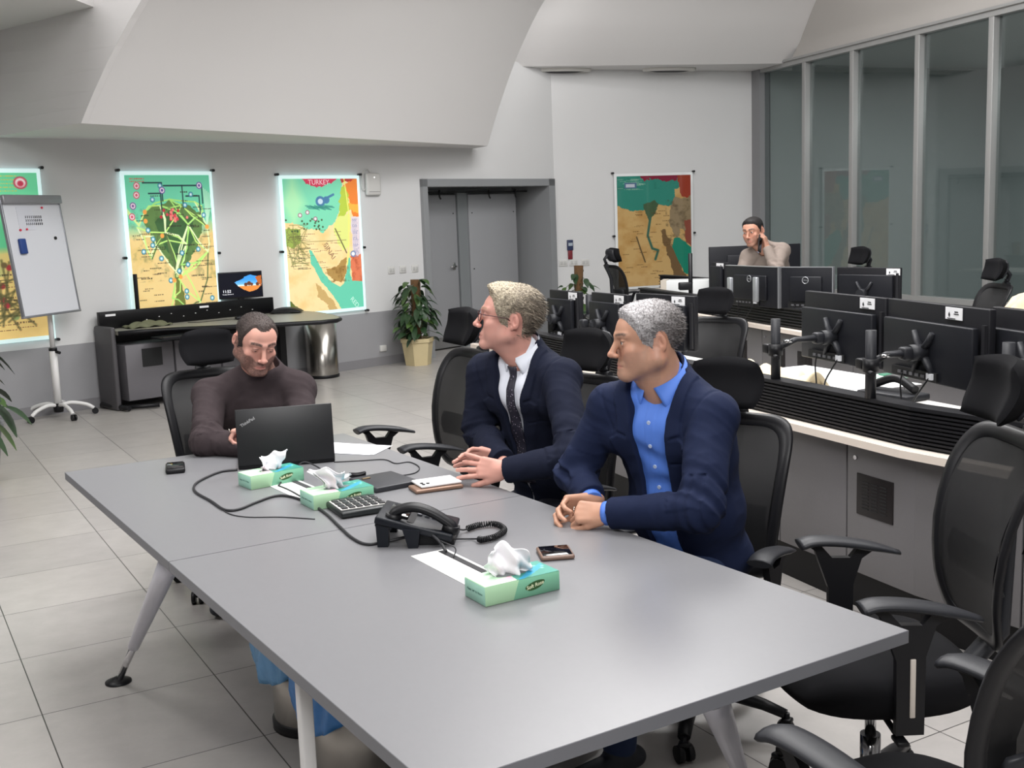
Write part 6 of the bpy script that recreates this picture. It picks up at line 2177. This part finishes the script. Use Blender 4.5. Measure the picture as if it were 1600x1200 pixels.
# ---- standing man on the phone, far behind the monitors
def man_phone():
    root = person_root('person', (2.32, 10.15, 0), 'standing man in taupe sweater holding a phone to his ear behind the monitors')
    Y = 9.9
    J = dict(pelvis=V3(2.44, 10.2, .98), neck=P_(1192, 389, Y))
    J['sl'] = P_(1222, 391, Y - .08); J['sr'] = P_(1170, 401, Y + .02)
    T = _bf(J, V3(-.5, -.87, 0))
    EL = P_(1212, 424, Y - .26); WL = P_(1199, 387, Y - .15)
    ER = P_(1152, 440, Y - .05); WR = P_(1146, 462, Y - .25)
    arms = [(J['sl'], EL, WL), (J['sr'], ER, WR)]
    s = 1.02
    o = P_(1176, 361, Y - .06); F = make_head_frame(232, -8, 4)
    hp = head_prims(o, F, s)
    hl = hand_prims(WL, nrm(V3(-.22, .16, 1)), (-.8, .5, 0), -1, curl=(.5, .6, .7, .8), s=1.05)
    hr_ = hand_prims(WR, nrm(V3(-.2, -.5, -.7)), (0, .6, -.5), 1)
    fc = face_color((188, 138, 116), beard=(90, 70, 62), brow=(36, 28, 26), beard_a=.3, brow_w=1.3)
    body, lo, hi = body_skin(J, T, hp, o, F, s, arms, [hl, hr_], fc, 0, h=.0045, parent=root)
    tp = torso_prims(J, T, .010, 1.0, 1.0); ap = []
    for (S, E, W) in arms: ap += arm_prims(S, E, W, (.064, .056, .052, .040), .03)
    ff = fold_fn(arms, .006); ne = J['neck']
    def post(P, d):
        d = d + ff(P)
        for (S, E, W) in arms:
            near = np.linalg.norm(P - W, axis=1) < .09
            d = np.where(near, np.maximum(d, (P - W) @ nrm(W - E)), d)
        return d
    nk = cone(ne - T[2] * .03 + T[1] * .01, ne + T[2] * .12, .058, .068, .01, sub=True)
    skin('sweater', tp + ap + [nk], mat('taupe_knit', (128, 116, 108), .85, noise=.1, nscale=30), .006, body, post, J['pelvis'] - V3(.6, .7, .14), ne + V3(.5, .45, .12))
    ring_collar('collar', ne + T[2] * .006, T[2], T[1], .062, M_shirtb if False else mat('pale_blue_collar', (176, 186, 206), .7), body, h=.045, gap=18)
    reg = lambda q: (q[:, 2] - np.interp(q[:, 1], [-.12, -.06, -.03, .0, .03, .05, .075, .1], [-.060, -.055, -.025, -.020, .020, .056, .066, .07])) * .8
    th = lambda q: .006 + .009 * sstep(.02, .1, q[:, 2])
    hair_cap('black', body, o, F, s, hp, reg, th, (26, 22, 22), col2=(18, 16, 16), strands=0, h=.005, noise=.003)
    add_eyes(body, o, F, s, (30, 22, 20))
    # trousers down to the floor
    pe = J['pelvis']; pr = [ell(pe, (.17, .13, .12), T, .04)]
    for q in (-1, 1):
        hp_ = pe + T[0] * .09 * q - V3(0, 0, .03); an = V3(hp_[0] + .02, hp_[1] + .05, .08)
        pr.append(cone(hp_, (hp_ + an) / 2 + T[1] * .02, .085, .062, .04)); pr.append(cone((hp_ + an) / 2 + T[1] * .02, an, .062, .05, .03))
        skin('shoe', [cone(an - V3(0, 0, .03) - T[1] * .04, an - V3(0, 0, .035) + T[1] * .15, .045, .038, .02)], M_shoe, .01, root, lambda P, d: np.maximum(d, .002 - P[:, 2]), an - .25, an + .25)
    skin('trousers', pr, M_trou, .01, root, lambda P, d: np.maximum(d, .07 - P[:, 2]), V3(pe[0] - .5, pe[1] - .5, .03), pe + V3(.5, .5, .2))
    rehome(root)
    p = (WL + nrm(V3(-.2, .1, 1)) * .09 + V3(-.045, -.0, -.05))
    ph = empty('mobile_phone', tuple(p), R(60), 'black phone held to the ear of the standing man', 'phone')
    MB().box((0, 0, 0), (.075, .010, .15), Matrix.Rotation(R(14), 4, 'Y'), bevel=.004).build('case', M_blk, ph)
    MB().box((0, -.0055, 0), (.068, .001, .14), Matrix.Rotation(R(14), 4, 'Y')).build('screen', M_screen, ph)
    return root
man_blue(); man_tie(); man_brown(); man_phone()
# ------------------------------------------------------------------ things on the meeting table
TZ = .7405
def slab_frame(a, b, c, z=TZ):
    """a front-left, b front-right, c back-left photo places on the plane z -> origin, angle, length, depth"""
    A_, B_, C_ = at(*a, z), at(*b, z), at(*c, z)
    e = B_ - A_; ang = math.atan2(e.y, e.x)
    n = Vector((-math.sin(ang), math.cos(ang), 0))
    return A_, ang, e.length, abs((C_ - A_).dot(n))
def two_tone(name, c1, c2, kx, ky, kz, off, soft=.0005):
    m = mat(name, c1, .5)
    nt = m.node_tree; b = nt.nodes['Principled BSDF']
    tc = nt.nodes.new('ShaderNodeTexCoord'); dp = nt.nodes.new('ShaderNodeVectorMath'); dp.operation = 'DOT_PRODUCT'
    dp.inputs[1].default_value = (kx, ky, kz)
    gt = nt.nodes.new('ShaderNodeMath'); gt.operation = 'GREATER_THAN'; gt.inputs[1].default_value = off
    mx = nt.nodes.new('ShaderNodeMix'); mx.data_type = 'RGBA'
    mx.inputs[6].default_value = lin(c1) + (1,); mx.inputs[7].default_value = lin(c2) + (1,)
    nt.links.new(tc.outputs['Object'], dp.inputs[0]); nt.links.new(dp.outputs['Value'], gt.inputs[0]); nt.links.new(gt.outputs[0], mx.inputs[0]); nt.links.new(mx.outputs[2], b.inputs['Base Color'])
    return m
BL, BD, BH = .205, .10, .048
M_bs = two_tone('tissue_box_side', (172, 212, 172), (122, 184, 152), 1, 0, -.35, .075)
M_be = mat('tissue_box_end', (160, 208, 188), .5)
def paint_top():
    p = Paint(82, 40, BD / BL, (186, 224, 190))
    v = p.v / p.asp
    p.poly([(.50, -.1), (.42, 1.1), (1.1, 1.1), (1.1, -.1)], (58, 144, 128), wob=0)
    p.poly([(.44, 1.0), (.7, .55), (.98, .2), (.95, .45), (.7, .8), (.5, 1.02)], (40, 150, 186), wob=.004)
    p.poly([(.16, .96), (.2, .7), (.44, .62), (.42, .98)], (244, 190, 206), wob=.004)
    p.poly([(.02, .4), (.3, .22), (.4, .2), (.4, .3), (.2, .45)], (226, 244, 226), wob=.004)
    for x, y in ((.86, .3), (.9, .55), (.94, .42), (.8, .15)):
        p.dot(x, y, .012, (130, 200, 176))
    return p
def tissue_box(a, b, c, label, seed, th, tw_, tilt):
    A_, ang, L, D = slab_frame(a, b, c)
    r = empty('tissue_box', (A_.x, A_.y, TZ), ang, label, 'tissue box', 'green tissue boxes on the table')
    r.scale = (L / BL, D / BD, 1)
    bx = MB().box((BL / 2, BD / 2, BH / 2), (BL, BD, BH), bevel=.0012, seg=1)
    o = bx.build('carton', [M_bs, M_be], r)
    for p in o.data.polygons:
        if abs(p.normal.x) > .9: p.material_index = 1
    t = paint_top().mesh('printed_top', BL - .002, mat_attr('tissue_top_print', .45), r, (BL / 2, BD / 2, BH + .0006))
    t.rotation_euler = (R(-90), 0, 0)
    MB().lathe([(0.001, 0), (.026, 0)], (0, 0, 0), 24).build('slot', mat('slot_grey', (110, 116, 116), .8), r)
    s = r.children[-1]; s.location = (BL * .5, BD * .5, BH + .0012); s.scale = (1.7, .6, 1)
    # logo plaque with words on the long side
    lg = MB()
    pts = [(.0265 * math.cos(q) * (1 + .08 * math.sin(3 * q)), .0105 * math.sin(q)) for q in np.linspace(0, 2 * PI, 28, endpoint=False)]
    lg.add([(x + .135, -.0008, z + .026 + x * .18) for x, z in pts], [tuple(range(28))])
    lo_ = lg.build('logo_plaque', mat('logo_dark_green', (46, 84, 40), .5), r)
    text('logo_words', 'Soft Rose', .0125, mat('logo_cream', (232, 236, 200), .5), lo_, (.135, -.0012, .0262), Matrix.Rotation(R(90), 4, 'X') @ Matrix.Rotation(R(10), 4, 'Z'), .0002, shear=.15, bold=.0002)
    text('side_words', 'Happy  Soft  by  Nature', .0075, mat('side_ink', (50, 100, 90), .5), r, (-.0006, BD / 2, .026), Matrix.Rotation(R(-90), 4, 'Z') @ Matrix.Rotation(R(90), 4, 'X'), .0001)
    rr = random.Random(seed)
    ph = [rr.uniform(0, 6) for _ in range(6)]
    def tis(u, v):
        a_ = (u - .5) * 2
        w_ = .030 + .034 * v ** .7
        x = a_ * w_ * (1 + .25 * math.sin(v * 3 + ph[0])) + tilt * v * 1.0
        y = .018 * math.sin(a_ * 3.2 + ph[1]) * (.4 + v) + .012 * math.sin(a_ * 8 + v * 4 + ph[2]) * (1 - .3 * v) + .006 * math.sin(v * 11 + a_ * 5 + ph[3])
        z = th * v * (1 - .35 * abs(a_ - tw_) ** 1.3) + .006 * math.sin(a_ * 9 + ph[4]) * v
        return (BL * .48 + x, BD * .5 + y, BH + z)
    t = MB().grid(tis, 40, 22).build('tissue', mat('tissue_white', (244, 244, 246), .85, bump=.2, bscale=300), r)
    solid(t, .0012)
    def tis2(u, v):
        x, y, z = tis(u, v)
        a_ = (u - .5) * 2
        return (x + .004, y + .016 + .012 * math.sin(a_ * 5 + ph[5]), BH + (z - BH) * .82)
    t = MB().grid(tis2, 30, 16).build('tissue', MATS['tissue_white'], r)
    solid(t, .0012)
    return r
tissue_box((759, 949), (875, 921), (723, 932), 'nearest of the three green tissue boxes, beside the black smartphone', 3, .078, -.3, .004)
tissue_box((491, 798), (585, 781), (469, 787), 'middle green tissue box, next to the calculator', 5, .072, -.5, -.004)
tissue_box((393, 766), (475.5, 750), (367.5, 759.5), 'farthest green tissue box, standing against the open laptop', 9, .068, .6, .012)

# open laptop
a, b = at(373, 735, TZ), at(524, 722, TZ)
e = b - a; ang = math.atan2(e.y, e.x); LW2 = e.length
lp = empty('laptop', (a.x, a.y, TZ), ang, 'open black laptop with its lid to the camera in front of the man in brown', 'laptop')
MB().box((LW2 / 2 - .0, .125, .009), (LW2, .235, .016), bevel=.003).build('base', M_blk, lp)
MB().box((LW2 / 2, .12, .0175), (LW2 * .86, .11, .002)).build('keyboard', mat('key_black', (22, 22, 24), .5), lp)
lid = empty('lid', (0, .0, .014)); lid.parent = lp; lid.rotation_euler = (R(-9), 0, 0)
LH = .215
tl_ = R(9)
b = MB().box((0, .004, LH / 2), (LW2, .007, LH), bevel=.003)
lid_rot = Matrix.Rotation(R(-7), 4, 'X')
bpy.data.objects.remove(lid)
b.xform(Matrix.Translation((LW2 / 2, 0, .014)) @ Matrix.Rotation(R(7), 4, 'X').inverted())
lo_ = b.build('lid', mat('laptop_lid_black', (20, 21, 24), .42), lp)
b = MB().box((0, .0085, LH / 2 + .004), (LW2 * .93, .001, LH * .86))
b.xform(Matrix.Translation((LW2 / 2, 0, .014)) @ lid_rot)
b.build('screen', mat('lit_laptop_screen', (150, 170, 200), .2, emit=.5), lp)
text('logo', 'ThinkPad', .016, mat('logo_silver', (170, 170, 172), .35, .5), lp, (.045, -.0012 + .022, LH * .83), lid_rot @ Matrix.Rotation(R(90), 4, 'X') @ Matrix.Rotation(R(28), 4, 'Z'), .0006, bold=.0004)

def slab(name, a, b, c, h, m, label, cat, z=TZ, bevel=.006, part='case', fn=None):
    A_, ang, L, D = slab_frame(a, b, c, z)
    r = empty(name, (A_.x, A_.y, z), ang, label, cat)
    MB().box((L / 2, D / 2, h / 2), (L, D, h), bevel=bevel, seg=3).build(part, m, r)
    if fn: fn(r, L, D)
    return r
M_gloss = mat('black_glass', (12, 12, 16), .06)
def scr(h, m=M_gloss):
    def f(r, L, D):
        MB().box((L / 2, D / 2, h + .0004), (L - .012, D - .012, .0012), bevel=.0004).build('screen', m, r)
    return f
slab('mobile_phone', (846, 878), (899, 874), (838, 861), .013, mat('brown_phone_case', (120, 96, 84), .4), 'black smartphone in a brown case beside the nearest tissue box', 'phone', fn=scr(.013))
slab('mobile_phone', (650, 773), (725, 763), (646, 763), .014, mat('gold_brown_case', (136, 108, 92), .35, .3), 'gold-brown phone at the bottom of the two stacked phones', 'phone')
def cams(r, L, D):
    b = MB()
    for x, y in ((.012, .012), (.03, .02), (.012, .032)):
        b.tube([(x, y, .010), (x, y, .013)], .006, 10)
    b.build('camera_lens', M_gloss, r)
slab('mobile_phone', (659, 764), (722, 755), (652, 753), .010, mat('white_phone', (232, 232, 234), .3), 'white phone lying on top of the gold-brown phone', 'phone', z=TZ + .0145, fn=cams)
slab('small_hotspot', (259, 742), (290, 739), (257, 731), .020, M_blk, 'small black rounded device alone at the far left of the table', 'device', bevel=.008, fn=scr(.020))
def clip(r, L, D):
    MB().box((L * .25, D * .75, .0195), (.03, .012, .004), bevel=.001).build('clip', mat('gold_clip', (150, 130, 100), .3, .8), r)
slab('tablet', (588, 771), (656, 758), (572, 750), .018, mat('charcoal_slab', (44, 45, 50), .45), 'closed black notebook computer behind the middle tissue box', 'tablet', bevel=.004, fn=clip)
# calculator
A_, ang, L, D = slab_frame((535, 812), (612, 800), (500, 790))
cl = empty('calculator', (A_.x, A_.y, TZ), ang, 'desk calculator with white rimmed black keys beside the middle tissue box', 'calculator')
tiltm = Matrix.Rotation(R(4), 4, 'X')
b = MB().box((L / 2, D / 2, .012), (L * 1.02, D, .02), bevel=.006); b.build('case', mat('calc_black', (30, 34, 36), .35), cl)
MB().box((L / 2, D * .42, .0235), (L * .94, D * .62, .003), bevel=.001).build('key_plate', mat('calc_white', (214, 212, 208), .4), cl)
for i in range(6):
    for j in range(4):
        MB().box((L * (.12 + .152 * i), D * (.18 + .155 * j), .0265), (L * .115, D * .115, .006), bevel=.0015).build('key', mat('calc_key', (36, 36, 40), .4), cl)
MB().box((L * .5, D * .87, .024), (L * .8, D * .18, .003)).build('display', mat('calc_lcd', (84, 96, 88), .15), cl)

# desk telephone, seen from behind
q = at(652, 850, TZ)
tp = empty('desk_telephone', (q.x, q.y + .06, TZ), R(-4), 'black office desk telephone with coiled cord in the middle of the table', 'telephone')
M_tel = mat('telephone_black', (22, 25, 32), .42, spec=.3)
def inc(x, z): return (x, z)
b = MB()
SL = math.atan2(.060, .22)
MT = Matrix.Translation((0, 0, .052)) @ Matrix.Rotation(SL, 4, 'Y')
b.box((0, 0, 0), (.225, .19, .022), bevel=.005)
b.box((-.085, .0, -.012), (.05, .17, .02), bevel=.004)
b.xform(MT); b.build('body', M_tel, tp)
b = MB().prism([(-.02, -.018), (.112, -.018), (.112, -.006), (-.02, .052)], -.075, .075)
b.v = [(x, z, y + .02) for x, y, z in b.v]
b.build('wedge_base', M_blk, tp)
b = MB().box((-.055, .0, .014), (.06, .10, .008), bevel=.002); b.xform(MT); b.build('display', M_gloss, tp)
b = MB()
for i in range(4):
    for j in range(3): b.box((.0 + i * .022, .02 + j * .022, .014), (.014, .014, .006), bevel=.0015)
b.xform(MT); b.build('keypad', mat('key_grey', (90, 92, 98), .4), tp)
for y in (-.075, .075):
    b = MB().prism([(-.105, .0), (-.075, .0), (-.07, .058), (-.108, .068)], y - .012, y + .012)
    b.v = [(x, z, yy) for x, yy, z in b.v]
    b.build('stand_leg', M_tel, tp)
b = MB().prism([(-.015, .0), (.012, .0), (.02, .05), (-.03, .055)], -.102, -.082)
b.v = [(x, z, yy) for x, yy, z in b.v]; b.build('stand_leg', M_tel, tp)
hs = smooth_path([(-.062, -.06, .086), (-.045, -.06, .100), (.0, -.06, .108), (.05, -.06, .092), (.10, -.06, .058), (.112, -.06, .040)], 6)
b = MB().tube(hs, [.020, .021, .021, .020, .018, .017, .016] + [.0155] * 18 + [.017, .019, .021, .022, .022, .020][:6] if False else .0175, 14, flat=(1.25, .8))
b.tube([(-.058, -.06, .092), (-.062, -.06, .070)], .023, 14); b.tube([(.105, -.06, .055), (.098, -.06, .034)], .024, 14)
b.build('handset', M_blk, tp)
def coil(pts, rad, turns, r):
    P = smooth_path(pts, 20); n = turns * 10
    out = []
    for i in range(n + 1):
        t = i / n * (len(P) - 1); k = min(int(t), len(P) - 2)
        p = P[k].lerp(P[k + 1], t - k); d = (P[min(k + 1, len(P) - 1)] - P[k]).normalized()
        s_ = d.cross(Vector((0, 0, 1))).normalized(); u_ = s_.cross(d)
        a = i / 10 * 2 * PI
        out.append(p + s_ * math.cos(a) * rad + u_ * math.sin(a) * rad)
    return MB().tube(out, r, 5)
W2L = (Matrix.Translation(tp.location) @ Matrix.Rotation(R(-4), 4, 'Z')).inverted()
cp = [at(x, y, TZ + .011) for x, y in ((730, 826), (750, 820), (775, 819), (788, 828), (775, 838), (755, 843), (748, 842))]
c_ = coil(cp, .0075, 44, .0022); c_.xform(W2L); c_.build('coiled_cord', M_blk, tp)
b = MB().tube(smooth_path([W2L @ at(715, 826, TZ + .03), W2L @ at(722, 828, TZ + .01), W2L @ at(731, 827, TZ + .011)], 5), .0025, 6)
b.tube(smooth_path([W2L @ at(748, 842, TZ + .011), W2L @ at(735, 842, TZ + .004), W2L @ at(705, 842, TZ + .01)], 5), .0025, 6)
b.build('cord', M_blk, tp)
# strap loop
q = at(558, 751, TZ)
o = MB().tube([(.028 * math.cos(t), .012 * math.sin(t), .014 + .012 * math.cos(t * 2) * .2) for t in np.linspace(0, 2 * PI, 33)], .0075, 8, flat=(.35, 1.2)).build('wrist_strap', M_blk)
o.location = (q.x, q.y + .02, TZ + .002); o.rotation_euler = (R(0), 0, R(10)); tag(o, 'black closed strap loop lying left of the closed notebook', 'strap')
# paper sheets
pp = [at(x, y, TZ + .001) for x, y in ((500, 690), (609, 697), (577, 711), (500, 707))]
pm = (sum((Vector(p) for p in pp), Vector()) / 4)
for k in range(2):
    o = MB().prism([((p.x - pm.x) * (1 - .0 * k), (p.y - pm.y)) for p in pp], 0, .0006).build('paper_sheet', mat('paper_white', (240, 241, 246), .7))
    o.location = (pm.x + k * .012, pm.y - k * .006, TZ + .0008 + k * .0007); o.rotation_euler = (0, 0, R(k * 3))
    tag(o, ['lower white paper sheet right of the open laptop, mostly covered', 'upper white paper sheet lying right of the open laptop'][k], 'paper')
# cables
def cable(pts, r, label, z=TZ, lift=None):
    P = []
    for i, p in enumerate(pts):
        zz = z + r + (p[2] if len(p) > 2 else 0)
        P.append(at(p[0], p[1], zz))
    o = MB().tube(smooth_path(P, 6), r, 8).build('cable', mat('cable_black', (34, 34, 38), .5))
    tag(o, label, 'cable', 'black cables on the meeting table')
    return o
cable([(371, 734), (345, 737), (318, 748), (304, 758), (306, 769), (330, 783), (350, 796), (372, 796), (400, 785), (430, 775), (455, 776), (485, 787), (510, 803), (530, 822), (550, 840), (572, 850), (600, 847), (640, 838, .012), (668, 833, .03), (688, 848, .02), (697, 862, .006)], .0045, 'thick black cable looping from the laptop to the near cable flap')
cable([(304, 766), (322, 780), (345, 795), (362, 804), (390, 808), (440, 808), (492, 811)], .0018, 'thin dark cord trailing below the thick cable loop')
cable([(435, 759), (446, 746, .01), (466, 727, .02), (477, 722, .02), (495, 729, .01), (513, 742)], .0028, 'thin black cable arching between the two far tissue boxes')
cable([(435, 759), (450, 765), (470, 776), (495, 792), (515, 808), (528, 820)], .0032, 'black cable running from the far flap past the middle tissue box')
cable([(522, 722), (560, 720), (600, 718), (618, 724), (640, 722), (655, 730), (648, 739), (620, 744), (590, 749), (573, 751)], .0022, 'thin black cable curving behind the stacked phones')
cable([(668, 838, .02), (700, 850, .03), (712, 858, .02), (708, 872, .002)], .0018, 'thin cord dropping from the telephone into the near cable flap')

# quilted jacket over the chair at the right photo edge
q = aty(1592, 470, 6.25)
def quilt(u, v):
    a = (u - .5) * PI * 1.15
    R1 = .20 + .03 * v
    z = .30 * (1 - v) + .04 * math.cos(a)
    puff = .010 * abs(math.sin(u * 22 + v * 9)) * abs(math.sin(u * 22 - v * 9) + .3)
    rr_ = (R1 + puff) * (.55 + .45 * math.sin(min(1, v * 1.6 + .12) * PI / 2))
    return (math.sin(a) * rr_, -math.cos(a) * rr_ * .6, z)
o = MB().grid(quilt, 80, 50).build('quilted_jacket', mat('cream_quilt', (214, 196, 164), .8, sheen=.1)); solid(o, .01)
o.location = (q.x + .10, q.y, q.z - .28); tag(o, 'cream quilted jacket at the right photo edge in front of the glass wall', 'jacket')
